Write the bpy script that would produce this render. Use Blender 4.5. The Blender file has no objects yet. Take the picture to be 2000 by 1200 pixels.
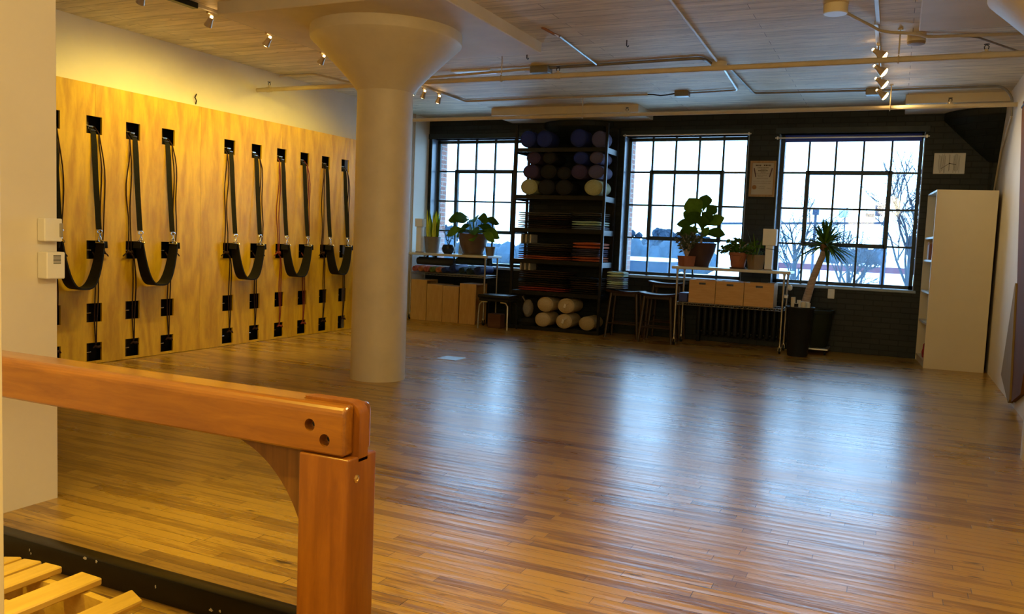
import bpy, bmesh, math, random
from mathutils import Vector, Matrix
random.seed(7)
S = bpy.context.scene
C = S.collection
PI = math.pi

# ------------------------------------------------------------------ camera
cam_d = bpy.data.cameras.new('camera'); cam = bpy.data.objects.new('camera', cam_d); C.objects.link(cam)
cam_d.sensor_fit = 'HORIZONTAL'; cam_d.sensor_width = 36.0; cam_d.lens = 29.265; cam_d.clip_start = .05; cam_d.clip_end = 900
R_, U_, F_ = (0.9080, 0.4180, 0.0405), (-0.0706, 0.0570, 0.9959), (-0.4138, 0.9067, -0.0810)
_f = Vector(F_).normalized(); _r = Vector(R_); _r = (_r - _f * _r.dot(_f)).normalized(); _u = _r.cross(_f)
cam.matrix_world = Matrix(((_r.x, _u.x, -_f.x, 0), (_r.y, _u.y, -_f.y, 0), (_r.z, _u.z, -_f.z, 1.25), (0, 0, 0, 1)))
S.camera = cam
# ------------------------------------------------------------------ sky
W = bpy.data.worlds.new('overcast_sky'); S.world = W; W.use_nodes = True
bg = W.node_tree.nodes['Background']; bg.inputs['Color'].default_value = (0.38, 0.67, 1.0, 1); bg.inputs['Strength'].default_value = 7.6
# ------------------------------------------------------------------ exposure
vs = S.view_settings; S.display_settings.display_device = 'sRGB'
vs.view_transform = 'Standard'; vs.look = 'None'; vs.gamma = 1.0; vs.exposure = 0.0; vs.use_curve_mapping = False
# ------------------------------------------------------------------ room lights (entry lamps beside the photographer, plus added warm fill)
def lamp(name, typ, loc, power, col, size=.1, target=None, spot=None, blend=.5):
    d = bpy.data.lights.new(name, typ); d.energy = power; d.color = col
    if typ == 'AREA': d.shape = 'DISK'; d.size = size
    else: d.shadow_soft_size = size
    if typ == 'SPOT': d.spot_size = spot; d.spot_blend = blend
    o = bpy.data.objects.new(name, d); C.objects.link(o); o.location = loc
    if target is not None:
        o.rotation_euler = (Vector(target) - Vector(loc)).to_track_quat('-Z', 'Y').to_euler()
    return o
WARM = (1.0, .77, .36)
YELL = (1.0, .75, .10)
lamp('entry_lamp', 'POINT', (-1.55, .75, 2.55), 24, YELL, .10)
lamp('stair_spot', 'SPOT', (-2.35, .9, 2.75), 230, YELL, .06, (-2.05, 1.62, .3), math.radians(62), .6)
lamp('hall_fill', 'POINT', (-.9, -1.3, 2.2), 108, WARM, .35)  # added unseen warm fill, placed low enough to light the ceiling
lamp('studio_fill', 'POINT', (-.2, 2.3, 2.3), 74, WARM, .25)  # second added fill, unseen, lifting ceiling and walls

# ------------------------------------------------------------------ materials
MATS = {}
def nodes_of(name):
    m = bpy.data.materials.new(name); m.use_nodes = True
    nt = m.node_tree; return m, nt, nt.nodes['Principled BSDF']
def N(nt, typ, **kw):
    n = nt.nodes.new(typ)
    for k, v in kw.items():
        if k in n.inputs: n.inputs[k].default_value = v
        else: setattr(n, k, v)
    return n
def mat(name, col, rough=.5, metal=0., var=.10, scale=6., bump=0., stretch=(1, 1, 1), col2=None, spec=None, emit=None, world=False):
    if name in MATS: return MATS[name]
    m, nt, b = nodes_of(name); L = nt.links
    if world: src = N(nt, 'ShaderNodeNewGeometry').outputs['Position']
    else: src = N(nt, 'ShaderNodeTexCoord').outputs['Object']
    mp = N(nt, 'ShaderNodeMapping'); mp.inputs['Scale'].default_value = stretch
    L.new(src, mp.inputs['Vector'])
    nz = N(nt, 'ShaderNodeTexNoise', Scale=scale, Detail=5.0, Roughness=.6); L.new(mp.outputs[0], nz.inputs['Vector'])
    c1 = tuple(max(0, x * (1 - var)) for x in col); c2 = col2 or tuple(min(1, x * (1 + var)) for x in col)
    rp = N(nt, 'ShaderNodeValToRGB'); rp.color_ramp.elements[0].position = .3; rp.color_ramp.elements[1].position = .7
    rp.color_ramp.elements[0].color = (*c1, 1); rp.color_ramp.elements[1].color = (*c2, 1)
    L.new(nz.outputs['Fac'], rp.inputs['Fac']); L.new(rp.outputs['Color'], b.inputs['Base Color'])
    b.inputs['Roughness'].default_value = rough; b.inputs['Metallic'].default_value = metal
    if spec is None and max(col) < .16 and not metal: spec = .18
    if spec is not None: b.inputs['Specular IOR Level'].default_value = spec
    if bump:
        bp = N(nt, 'ShaderNodeBump', Strength=bump, Distance=.01); L.new(nz.outputs['Fac'], bp.inputs['Height']); L.new(bp.outputs[0], b.inputs['Normal'])
    if emit:
        b.inputs['Emission Color'].default_value = (*emit[:3], 1); b.inputs['Emission Strength'].default_value = emit[3]
    MATS[name] = m; return m

def wood(name, ca, cb, axis, rough=.4, scale=9., stretch=14., rings=0., world=False):
    """wood with grain running along axis (0,1,2)"""
    if name in MATS: return MATS[name]
    m, nt, b = nodes_of(name); L = nt.links
    src = N(nt, 'ShaderNodeNewGeometry').outputs['Position'] if world else N(nt, 'ShaderNodeTexCoord').outputs['Object']
    mp = N(nt, 'ShaderNodeMapping'); s = [1., 1., 1.]; s[axis] = 1. / stretch; mp.inputs['Scale'].default_value = s
    L.new(src, mp.inputs['Vector'])
    nz = N(nt, 'ShaderNodeTexNoise', Scale=scale * 6, Detail=6.0, Roughness=.65, Distortion=.4); L.new(mp.outputs[0], nz.inputs['Vector'])
    big = N(nt, 'ShaderNodeTexNoise', Scale=scale * .55, Detail=2.0); L.new(mp.outputs[0], big.inputs['Vector'])
    fac = nz.outputs['Fac']
    mul = N(nt, 'ShaderNodeMath', operation='MULTIPLY'); mul.inputs[1].default_value = 62. if rings else 10.
    L.new(big.outputs['Fac'], mul.inputs[0])
    sn = N(nt, 'ShaderNodeMath', operation='SINE'); L.new(mul.outputs[0], sn.inputs[0])
    ad = N(nt, 'ShaderNodeMath', operation='MULTIPLY_ADD'); ad.inputs[1].default_value = .16 if not rings else rings; L.new(sn.outputs[0], ad.inputs[0]); L.new(fac, ad.inputs[2])
    rp = N(nt, 'ShaderNodeValToRGB'); rp.color_ramp.elements[0].position = .25; rp.color_ramp.elements[1].position = .72
    rp.color_ramp.elements[0].color = (*ca, 1); rp.color_ramp.elements[1].color = (*cb, 1)
    L.new(ad.outputs[0], rp.inputs['Fac']); L.new(rp.outputs['Color'], b.inputs['Base Color'])
    b.inputs['Roughness'].default_value = rough
    bp = N(nt, 'ShaderNodeBump', Strength=.08, Distance=.004); L.new(fac, bp.inputs['Height']); L.new(bp.outputs[0], b.inputs['Normal'])
    MATS[name] = m; return m

def floor_material():
    m, nt, b = nodes_of('maple_strip_floor'); L = nt.links
    pos = N(nt, 'ShaderNodeNewGeometry').outputs['Position']
    br = N(nt, 'ShaderNodeTexBrick', Scale=1.0); br.offset = 0.; br.squash = 1.0
    br.inputs['Color1'].default_value = (.0, .0, .0, 1); br.inputs['Color2'].default_value = (1, 1, 1, 1); br.inputs['Mortar'].default_value = (.5, .5, .5, 1)
    br.inputs['Mortar Size'].default_value = .0016; br.inputs['Mortar Smooth'].default_value = .3; br.inputs['Bias'].default_value = 0.
    br.inputs['Brick Width'].default_value = .83; br.inputs['Row Height'].default_value = .057
    sp = N(nt, 'ShaderNodeSeparateXYZ'); L.new(pos, sp.inputs[0])
    dv = N(nt, 'ShaderNodeMath', operation='DIVIDE'); dv.inputs[1].default_value = .057; L.new(sp.outputs['Y'], dv.inputs[0])
    fl = N(nt, 'ShaderNodeMath', operation='FLOOR'); L.new(dv.outputs[0], fl.inputs[0])
    wn = N(nt, 'ShaderNodeTexWhiteNoise', noise_dimensions='1D'); L.new(fl.outputs[0], wn.inputs['W'])
    sh = N(nt, 'ShaderNodeMath', operation='MULTIPLY_ADD'); sh.inputs[1].default_value = 7.3; L.new(wn.outputs['Value'], sh.inputs[0]); L.new(sp.outputs['X'], sh.inputs[2])
    cb = N(nt, 'ShaderNodeCombineXYZ'); L.new(sh.outputs[0], cb.inputs[0]); L.new(sp.outputs['Y'], cb.inputs[1]); L.new(cb.outputs[0], br.inputs['Vector'])
    mp = N(nt, 'ShaderNodeMapping'); mp.inputs['Scale'].default_value = (1.2, 16, 1); L.new(pos, mp.inputs['Vector'])
    gr = N(nt, 'ShaderNodeTexNoise', Scale=3.2, Detail=7.0, Roughness=.68); L.new(mp.outputs[0], gr.inputs['Vector'])
    mp2 = N(nt, 'ShaderNodeMapping'); mp2.inputs['Scale'].default_value = (.55, 1.5, 1); L.new(pos, mp2.inputs['Vector'])
    pt = N(nt, 'ShaderNodeTexNoise', Scale=1.3, Detail=5.0, Roughness=.6); L.new(mp2.outputs[0], pt.inputs['Vector'])
    a1 = N(nt, 'ShaderNodeMath', operation='MULTIPLY_ADD'); a1.inputs[1].default_value = .34; L.new(br.outputs['Color'], a1.inputs[0]); L.new(gr.outputs['Fac'], a1.inputs[2])
    a2 = N(nt, 'ShaderNodeMath', operation='MULTIPLY_ADD'); a2.inputs[1].default_value = .62; L.new(pt.outputs['Fac'], a2.inputs[0]); L.new(a1.outputs[0], a2.inputs[2])
    rp = N(nt, 'ShaderNodeValToRGB'); e = rp.color_ramp.elements
    e[0].position = .52; e[0].color = (.085, .036, .006, 1); e[1].position = 1.18; e[1].color = (.46, .265, .040, 1)
    x = e.new(.74); x.color = (.205, .098, .016, 1)
    x = e.new(.95); x.color = (.335, .18, .027, 1)
    L.new(a2.outputs[0], rp.inputs['Fac'])
    # worn dark marks with a shape of their own
    mp3 = N(nt, 'ShaderNodeMapping'); mp3.inputs['Scale'].default_value = (2.2, 9, 1); L.new(pos, mp3.inputs['Vector'])
    st = N(nt, 'ShaderNodeTexNoise', Scale=1.9, Detail=3.0, Roughness=.5); L.new(mp3.outputs[0], st.inputs['Vector'])
    sr = N(nt, 'ShaderNodeValToRGB'); sr.color_ramp.elements[0].position = .66; sr.color_ramp.elements[1].position = .75
    L.new(st.outputs['Fac'], sr.inputs['Fac'])
    mx = N(nt, 'ShaderNodeMix', data_type='RGBA'); L.new(sr.outputs['Color'], mx.inputs[0]); L.new(rp.outputs['Color'], mx.inputs[6]); mx.inputs[7].default_value = (.05, .022, .008, 1)
    mm = N(nt, 'ShaderNodeMath', operation='MULTIPLY'); mm.inputs[1].default_value = .75; L.new(br.outputs['Fac'], mm.inputs[0])
    m2 = N(nt, 'ShaderNodeMix', data_type='RGBA'); L.new(mm.outputs[0], m2.inputs[0]); L.new(mx.outputs[2], m2.inputs[6]); m2.inputs[7].default_value = (.03, .014, .006, 1)
    L.new(m2.outputs[2], b.inputs['Base Color'])
    rr = N(nt, 'ShaderNodeMapRange'); rr.inputs['To Min'].default_value = .19; rr.inputs['To Max'].default_value = .38; L.new(pt.outputs['Fac'], rr.inputs['Value']); L.new(rr.outputs[0], b.inputs['Roughness'])
    # cupped strips and worn varnish
    sx = N(nt, 'ShaderNodeSeparateXYZ'); L.new(pos, sx.inputs[0])
    k = N(nt, 'ShaderNodeMath', operation='MULTIPLY'); k.inputs[1].default_value = 2 * PI / .057; L.new(sx.outputs['Y'], k.inputs[0])
    cs = N(nt, 'ShaderNodeMath', operation='COSINE'); L.new(k.outputs[0], cs.inputs[0])
    mp4 = N(nt, 'ShaderNodeMapping'); mp4.inputs['Scale'].default_value = (1.0, 7, 1); L.new(pos, mp4.inputs['Vector'])
    wv = N(nt, 'ShaderNodeTexNoise', Scale=2.4, Detail=4.0, Roughness=.55); L.new(mp4.outputs[0], wv.inputs['Vector'])
    h1 = N(nt, 'ShaderNodeMath', operation='MULTIPLY_ADD'); h1.inputs[1].default_value = .05; L.new(cs.outputs[0], h1.inputs[0]); L.new(wv.outputs['Fac'], h1.inputs[2])
    h2 = N(nt, 'ShaderNodeMath', operation='MULTIPLY_ADD'); h2.inputs[1].default_value = -.25; L.new(br.outputs['Fac'], h2.inputs[0]); L.new(h1.outputs[0], h2.inputs[2])
    bp = N(nt, 'ShaderNodeBump', Strength=.5, Distance=.006); L.new(h2.outputs[0], bp.inputs['Height']); L.new(bp.outputs[0], b.inputs['Normal'])
    b.inputs['Specular IOR Level'].default_value = .58; b.inputs['Coat Weight'].default_value = .22; b.inputs['Coat Roughness'].default_value = .24; L.new(bp.outputs[0], b.inputs['Coat Normal'])
    return m

def brick_material(name, c1, c2, mortar, bw, rh, ms, rough, bump, axes=(0, 2), noise=.25):
    m, nt, b = nodes_of(name); L = nt.links; b.inputs['Specular IOR Level'].default_value = .2
    pos = N(nt, 'ShaderNodeNewGeometry').outputs['Position']
    sx = N(nt, 'ShaderNodeSeparateXYZ'); L.new(pos, sx.inputs[0]); cx = N(nt, 'ShaderNodeCombineXYZ')
    L.new(sx.outputs[axes[0]], cx.inputs[0]); L.new(sx.outputs[axes[1]], cx.inputs[1])
    br = N(nt, 'ShaderNodeTexBrick', Scale=1.0); br.offset = .5
    br.inputs['Color1'].default_value = (*c1, 1); br.inputs['Color2'].default_value = (*c2, 1); br.inputs['Mortar'].default_value = (*mortar, 1)
    br.inputs['Mortar Size'].default_value = ms; br.inputs['Brick Width'].default_value = bw; br.inputs['Row Height'].default_value = rh; br.inputs['Mortar Smooth'].default_value = .4
    L.new(cx.outputs[0], br.inputs['Vector'])
    nz = N(nt, 'ShaderNodeTexNoise', Scale=5., Detail=6., Roughness=.65); L.new(pos, nz.inputs['Vector'])
    mr = N(nt, 'ShaderNodeMapRange'); mr.inputs['To Min'].default_value = 1 - noise; mr.inputs['To Max'].default_value = 1 + noise; L.new(nz.outputs['Fac'], mr.inputs['Value'])
    mx = N(nt, 'ShaderNodeMix', data_type='RGBA', blend_type='MULTIPLY'); mx.inputs[0].default_value = 1.; L.new(br.outputs['Color'], mx.inputs[6]); L.new(mr.outputs[0], mx.inputs[7])
    L.new(mx.outputs[2], b.inputs['Base Color']); b.inputs['Roughness'].default_value = rough
    ad = N(nt, 'ShaderNodeMath', operation='MULTIPLY_ADD'); ad.inputs[1].default_value = -.6; L.new(br.outputs['Fac'], ad.inputs[0]); L.new(nz.outputs['Fac'], ad.inputs[2])
    bp = N(nt, 'ShaderNodeBump', Strength=bump, Distance=.008); L.new(ad.outputs[0], bp.inputs['Height']); L.new(bp.outputs[0], b.inputs['Normal'])
    return m

def ceiling_material():
    m, nt, b = nodes_of('board_marked_concrete'); L = nt.links
    pos = N(nt, 'ShaderNodeNewGeometry').outputs['Position']
    br = N(nt, 'ShaderNodeTexBrick', Scale=1.0); br.offset = .43
    br.inputs['Color1'].default_value = (.68, .57, .37, 1); br.inputs['Color2'].default_value = (.82, .70, .48, 1); br.inputs['Mortar'].default_value = (.27, .20, .12, 1)
    br.inputs['Mortar Size'].default_value = .0034; br.inputs['Brick Width'].default_value = 2.6; br.inputs['Row Height'].default_value = .145; br.inputs['Mortar Smooth'].default_value = .5
    L.new(pos, br.inputs['Vector'])
    mp = N(nt, 'ShaderNodeMapping'); mp.inputs['Scale'].default_value = (.7, 5, 1); L.new(pos, mp.inputs['Vector'])
    nz = N(nt, 'ShaderNodeTexNoise', Scale=3.0, Detail=8., Roughness=.7); L.new(mp.outputs[0], nz.inputs['Vector'])
    mr = N(nt, 'ShaderNodeMapRange'); mr.inputs['From Min'].default_value = .3; mr.inputs['From Max'].default_value = .7; mr.inputs['To Min'].default_value = .66; mr.inputs['To Max'].default_value = 1.16; L.new(nz.outputs['Fac'], mr.inputs['Value'])
    mx = N(nt, 'ShaderNodeMix', data_type='RGBA', blend_type='MULTIPLY'); mx.inputs[0].default_value = 1.; L.new(br.outputs['Color'], mx.inputs[6]); L.new(mr.outputs[0], mx.inputs[7])
    mp3 = N(nt, 'ShaderNodeMapping'); mp3.inputs['Scale'].default_value = (1.6, 9, 1); L.new(pos, mp3.inputs['Vector'])
    st = N(nt, 'ShaderNodeTexNoise', Scale=2.3, Detail=4., Roughness=.6); L.new(mp3.outputs[0], st.inputs['Vector'])
    sr = N(nt, 'ShaderNodeValToRGB'); sr.color_ramp.elements[0].position = .655; sr.color_ramp.elements[1].position = .71; L.new(st.outputs['Fac'], sr.inputs['Fac'])
    m2 = N(nt, 'ShaderNodeMix', data_type='RGBA'); L.new(sr.outputs['Color'], m2.inputs[0]); L.new(mx.outputs[2], m2.inputs[6]); m2.inputs[7].default_value = (.24, .16, .09, 1)
    L.new(m2.outputs[2], b.inputs['Base Color']); b.inputs['Roughness'].default_value = .6
    ad = N(nt, 'ShaderNodeMath', operation='MULTIPLY_ADD'); ad.inputs[1].default_value = -.35; L.new(br.outputs['Fac'], ad.inputs[0]); L.new(nz.outputs['Fac'], ad.inputs[2])
    bp = N(nt, 'ShaderNodeBump', Strength=.6, Distance=.012); L.new(ad.outputs[0], bp.inputs['Height']); L.new(bp.outputs[0], b.inputs['Normal'])
    return m

def glass_material(name, dirt):
    m, nt, b = nodes_of(name); L = nt.links; nt.nodes.remove(b)
    out = [n for n in nt.nodes if n.type == 'OUTPUT_MATERIAL'][0]
    tr = N(nt, 'ShaderNodeBsdfTransparent'); tr.inputs[0].default_value = (.95, .98, 1, 1)
    gl = N(nt, 'ShaderNodeBsdfGlossy'); gl.inputs['Roughness'].default_value = .03
    fr = N(nt, 'ShaderNodeFresnel'); fr.inputs['IOR'].default_value = 1.35
    mx = N(nt, 'ShaderNodeMixShader'); L.new(fr.outputs[0], mx.inputs[0]); L.new(tr.outputs[0], mx.inputs[1]); L.new(gl.outputs[0], mx.inputs[2])
    tl = N(nt, 'ShaderNodeBsdfTranslucent'); tl.inputs[0].default_value = (.55, .75, .9, 1)
    nz = N(nt, 'ShaderNodeTexNoise', Scale=5., Detail=5.); L.new(N(nt, 'ShaderNodeNewGeometry').outputs['Position'], nz.inputs['Vector'])
    mr = N(nt, 'ShaderNodeMapRange'); mr.inputs['From Min'].default_value = .3; mr.inputs['From Max'].default_value = .7; mr.inputs['To Min'].default_value = dirt * .6; mr.inputs['To Max'].default_value = dirt * 1.3; L.new(nz.outputs['Fac'], mr.inputs['Value'])
    m2 = N(nt, 'ShaderNodeMixShader'); L.new(mr.outputs[0], m2.inputs[0]); L.new(mx.outputs[0], m2.inputs[1]); L.new(tl.outputs[0], m2.inputs[2])
    L.new(m2.outputs[0], out.inputs['Surface']); return m

FLOOR = floor_material(); CEIL = ceiling_material()
DARKWALL = brick_material('dark_painted_brick', (.013, .018, .021), (.018, .024, .027), (.009, .012, .015), .21, .068, .006, .42, .5)
REDBRICK = brick_material('outer_brick', (.20, .09, .07), (.28, .13, .10), (.3, .27, .25), .2, .068, .009, .8, .6, (1, 2))
WALLW = mat('cream_wall_paint', (.72, .65, .53), .55, 0, .035, 3., .04, world=True)
COLW = mat('painted_concrete', (.64, .55, .39), .5, 0, .06, 5., .22, world=True)
PIPEW = mat('pipe_cream_paint', (.55, .46, .32), .45, 0, .08, 6.)
BEAMW = mat('drop_panel_paint', (.66, .57, .42), .55, 0, .07, 3., .15, world=True)
DARKPAINT = mat('charcoal_gloss_paint', (.030, .040, .046), .34, 0, .15, 7., .1)
REVEAL = mat('skyglow_blue_gloss', (.20, .30, .44), .3, 0, .12, 6., .1, spec=.6)  # sky glow on the dark jambs put into this blue
SILL = mat('skyglow_sill_gloss', (.24, .33, .44), .3, 0, .12, 6., .1, spec=.5)  # sill blue holds the reflected sky
STEELF = mat('steel_window_paint', (.045, .065, .075), .4, 0, .2, 12., .1)
PLY = wood('golden_plywood', (.47, .25, .009), (.70, .43, .018), 2, .38, 3.2, 5., .13)
STUD = wood('shaded_cavity_stud', (.022, .013, .006), (.05, .03, .014), 2, .8)  # studs darkened to hold the shade of the cavity
PINE = wood('honey_pine', (.20, .062, .004), (.36, .135, .009), 0, .30, 5., 9.)
for _m in (PINE,): _b = _m.node_tree.nodes['Principled BSDF']; _b.inputs['Coat Weight'].default_value = .8; _b.inputs['Coat Roughness'].default_value = .14
PINEV = wood('honey_pine_upright', (.20, .060, .004), (.33, .112, .009), 2, .32, 5., 9.)
OAKV = wood('brown_oak_ply', (.11, .042, .008), (.21, .085, .016), 2, .42, 9., 16.)
BIRCH = wood('pale_birch', (.60, .37, .06), (.80, .54, .11), 1, .38, 6., 10.)
BOXW = wood('light_birch_box', (.50, .29, .10), (.66, .42, .17), 2, .45, 8., 10.)
BINW = wood('birch_bin', (.52, .29, .10), (.66, .40, .16), 0, .45, 8., 10.)
STOOLW = wood('dark_walnut', (.022, .010, .006), (.045, .021, .012), 2, .38, 9., 8.)
BLACK = mat('black_webbing', (.010, .009, .010), .7, 0, .2, 40., .2)
BLKMET = mat('black_steel', (.014, .016, .02), .35, 0, .2, 9.)
ROPEB = mat('dark_rope', (.030, .012, .010), .8, 0, .3, 90., .3)
ROPER = mat('maroon_rope', (.17, .018, .014), .8, 0, .25, 90., .3)
CHROME = mat('bright_steel', (.72, .70, .66), .22, 1., .05, 20.)
ZINC = mat('galvanised_steel', (.50, .50, .50), .38, 1., .12, 12.)
BRASS = mat('brass_screw', (.75, .52, .2), .3, 1., .1, 20.)
WHITEP = mat('white_laminate', (.60, .60, .58), .35, 0, .03, 5.)
WHITEPL = mat('white_plastic', (.78, .76, .70), .4, 0, .03, 8.)
TERRA = mat('terracotta', (.33, .115, .06), .7, 0, .12, 14., .1)
BROWNPOT = mat('brown_glazed_pot', (.075, .040, .032), .35, 0, .15, 9.)
GREYPOT = mat('grey_ceramic', (.22, .20, .18), .5, 0, .1, 9.)
TANPOT = mat('tan_ceramic', (.26, .18, .10), .6, 0, .1, 9.)
TAUPE = mat('taupe_glazed_pot', (.15, .105, .09), .4, 0, .12, 9.)
SOIL = mat('potting_soil', (.03, .02, .014), .9, 0, .4, 40., .5)
LEAFD = mat('deep_green_leaf', (.045, .105, .012), .7, 0, .3, 12., spec=.06)
LEAFG = mat('mid_green_leaf', (.10, .20, .020), .7, 0, .3, 12., spec=.06)
LEAFY = mat('yellow_green_leaf', (.60, .66, .05), .5, 0, .35, 14., stretch=(1, 1, .3))
LEAFGREY = mat('grey_green_leaf', (.085, .105, .065), .7, 0, .3, 12., spec=.06)
BARK = mat('ringed_bark', (.46, .34, .25), .8, 0, .3, 30., .5, stretch=(.4, .4, 2.5))

# ------------------------------------------------------------------ mesh helpers
class MB:
    def __init__(self): self.bm = bmesh.new()
    def box(self, a, b, bev=0., rot=None, pivot=None, seg=1):
        bm = self.bm; x0, y0, z0 = a; x1, y1, z1 = b
        vs_ = [bm.verts.new(p) for p in ((x0, y0, z0), (x1, y0, z0), (x1, y1, z0), (x0, y1, z0), (x0, y0, z1), (x1, y0, z1), (x1, y1, z1), (x0, y1, z1))]
        fs = [bm.faces.new([vs_[i] for i in q]) for q in ((3, 2, 1, 0), (4, 5, 6, 7), (0, 1, 5, 4), (1, 2, 6, 5), (2, 3, 7, 6), (3, 0, 4, 7))]
        vl = vs_
        if bev:
            es = list({e for f in fs for e in f.edges})
            r = bmesh.ops.bevel(bm, geom=es, offset=bev, segments=seg, affect='EDGES', profile=.5)
            vl = list({v for f in r['faces'] for v in f.verts} | {v for v in vs_ if v.is_valid})
        if rot is not None:
            pv = Vector(pivot) if pivot else (Vector(a) + Vector(b)) / 2
            for v in vl: v.co = rot @ (v.co - pv) + pv
        return self
    def tube(self, pts, r, n=8, closed=False):
        bm = self.bm; P = [Vector(p) for p in pts]; k = len(P); rings = []
        rr = r if isinstance(r, (list, tuple)) else [r] * k
        up = None
        for i in range(k):
            if closed: t = (P[(i + 1) % k] - P[i - 1]).normalized()
            else: t = (P[min(i + 1, k - 1)] - P[max(i - 1, 0)]).normalized()
            if up is None: up = t.orthogonal().normalized()
            up = (up - t * up.dot(t))
            up = up.normalized() if up.length > 1e-6 else t.orthogonal().normalized()
            s = t.cross(up)
            rings.append([bm.verts.new(P[i] + (up * math.cos(2 * PI * j / n) + s * math.sin(2 * PI * j / n)) * rr[i]) for j in range(n)])
        for i in range(k if closed else k - 1):
            a, b = rings[i], rings[(i + 1) % k]
            for j in range(n): bm.faces.new((a[j], a[(j + 1) % n], b[(j + 1) % n], b[j]))
        if not closed:
            bm.faces.new(rings[0][::-1]); bm.faces.new(rings[-1])
        return self
    def lathe(self, prof, c=(0, 0, 0), n=24, axis='Z', sq=(1, 1), cap=True):
        bm = self.bm; c = Vector(c); rings = []
        for r, z in prof:
            ring = []
            for j in range(n):
                a = 2 * PI * j / n; x, y = r * math.cos(a) * sq[0], r * math.sin(a) * sq[1]
                p = Vector((x, y, z)) if axis == 'Z' else (Vector((x, z, y)) if axis == 'Y' else Vector((z, x, y)))
                ring.append(bm.verts.new(c + p))
            rings.append(ring)
        for a, b in zip(rings, rings[1:]):
            for j in range(n): bm.faces.new((a[j], a[(j + 1) % n], b[(j + 1) % n], b[j]))
        if cap: bm.faces.new(rings[0][::-1]); bm.faces.new(rings[-1])
        return self
    def prism(self, poly, t0, t1, axis):
        bm = self.bm
        def mk(u, v, t): return {'X': (t, u, v), 'Y': (u, t, v), 'Z': (u, v, t)}[axis]
        A = [bm.verts.new(mk(u, v, t0)) for u, v in poly]; B = [bm.verts.new(mk(u, v, t1)) for u, v in poly]
        bm.faces.new(A[::-1]); bm.faces.new(B); n = len(poly)
        for i in range(n): bm.faces.new((A[i], A[(i + 1) % n], B[(i + 1) % n], B[i]))
        return self
    def sweep(self, pts, wdir, w, t):
        bm = self.bm; P = [Vector(p) for p in pts]; k = len(P); rings = []
        ww = w if isinstance(w, (list, tuple)) else [w] * k
        for i in range(k):
            T = (P[min(i + 1, k - 1)] - P[max(i - 1, 0)]).normalized()
            wd = Vector(wdir[i] if isinstance(wdir, list) else wdir); wd = (wd - T * wd.dot(T)).normalized(); nn = T.cross(wd)
            a, b = wd * ww[i] / 2, nn * t / 2
            rings.append([bm.verts.new(P[i] + q) for q in (a + b, -a + b, -a - b, a - b)])
        for a, b in zip(rings, rings[1:]):
            for j in range(4): bm.faces.new((a[j], a[(j + 1) % 4], b[(j + 1) % 4], b[j]))
        bm.faces.new(rings[0][::-1]); bm.faces.new(rings[-1]); return self
    def grid_solid(self, u, v, holes, t0, t1, axis):
        """slab over u x v with rectangular holes, solid between t0 and t1 along axis"""
        us = sorted({u[0], u[1], *[min(max(h[i], u[0]), u[1]) for h in holes for i in (0, 1)]}); vs_ = sorted({v[0], v[1], *[min(max(h[i], v[0]), v[1]) for h in holes for i in (2, 3)]})
        def full(i, j):
            if not (0 <= i < len(us) - 1 and 0 <= j < len(vs_) - 1): return False
            a, b = (us[i] + us[i + 1]) / 2, (vs_[j] + vs_[j + 1]) / 2
            return not any(h[0] < a < h[1] and h[2] < b < h[3] for h in holes)
        bm = self.bm; cache = {}
        def V(i, j, t):
            if (i, j, t) not in cache:
                a, b = us[i], vs_[j]; cache[(i, j, t)] = bm.verts.new({'X': (t, a, b), 'Y': (a, t, b), 'Z': (a, b, t)}[axis])
            return cache[(i, j, t)]
        for i in range(len(us) - 1):
            for j in range(len(vs_) - 1):
                if not full(i, j): continue
                for t in (t0, t1): bm.faces.new((V(i, j, t), V(i + 1, j, t), V(i + 1, j + 1, t), V(i, j + 1, t)))
                for di, dj, e in ((-1, 0, ((i, j), (i, j + 1))), (1, 0, ((i + 1, j), (i + 1, j + 1))), (0, -1, ((i, j), (i + 1, j))), (0, 1, ((i, j + 1), (i + 1, j + 1)))):
                    if not full(i + di, j + dj):
                        (a, b), (c, d) = e; bm.faces.new((V(a, b, t0), V(c, d, t0), V(c, d, t1), V(a, b, t1)))
        return self
    def leaf(self, base, d, L_, w, up=(0, 0, 1), bend=.3, fold=.15, n=6, shape=0):
        bm = self.bm; d = Vector(d).normalized(); up = Vector(up); s = d.cross(up)
        if s.length < 1e-3: s = d.orthogonal()
        s.normalize(); nn = s.cross(d); p = Vector(base); rows = []
        for i in range(n + 1):
            t = i / n
            ww = w * (math.sin(PI * min(1, t ** .8 * .97 + .03)) if shape == 0 else (math.sin(PI * (t ** 1.5) * .96 + .08) if shape == 1 else (1 - t) ** .6 * min(1, .45 + t * 4))) + .0006
            q = Vector(base) + d * (L_ * t) - Vector((0, 0, 1)) * (bend * L_ * t * t)
            rows.append((bm.verts.new(q + s * ww / 2 + nn * fold * ww), bm.verts.new(q), bm.verts.new(q - s * ww / 2 + nn * fold * ww)))
        for a, b in zip(rows, rows[1:]):
            bm.faces.new((a[0], a[1], b[1], b[0])); bm.faces.new((a[1], a[2], b[2], b[1]))
        return self
    def build(self, name, material, parent=None, smooth=True, angle=35, loc=None):
        bm = self.bm; bmesh.ops.recalc_face_normals(bm, faces=bm.faces)
        me = bpy.data.meshes.new(name)
        if loc is not None:
            for v in bm.verts: v.co -= Vector(loc)
        bm.to_mesh(me); bm.free()
        for m in (material if isinstance(material, (list, tuple)) else (material,)): me.materials.append(m)
        if smooth and len(me.polygons):
            me.polygons.foreach_set('use_smooth', [True] * len(me.polygons)); me.set_sharp_from_angle(angle=math.radians(angle))
        o = bpy.data.objects.new(name, me); C.objects.link(o)
        if parent is not None: o.parent = parent
        if loc is not None: o.location = loc
        return o
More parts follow.
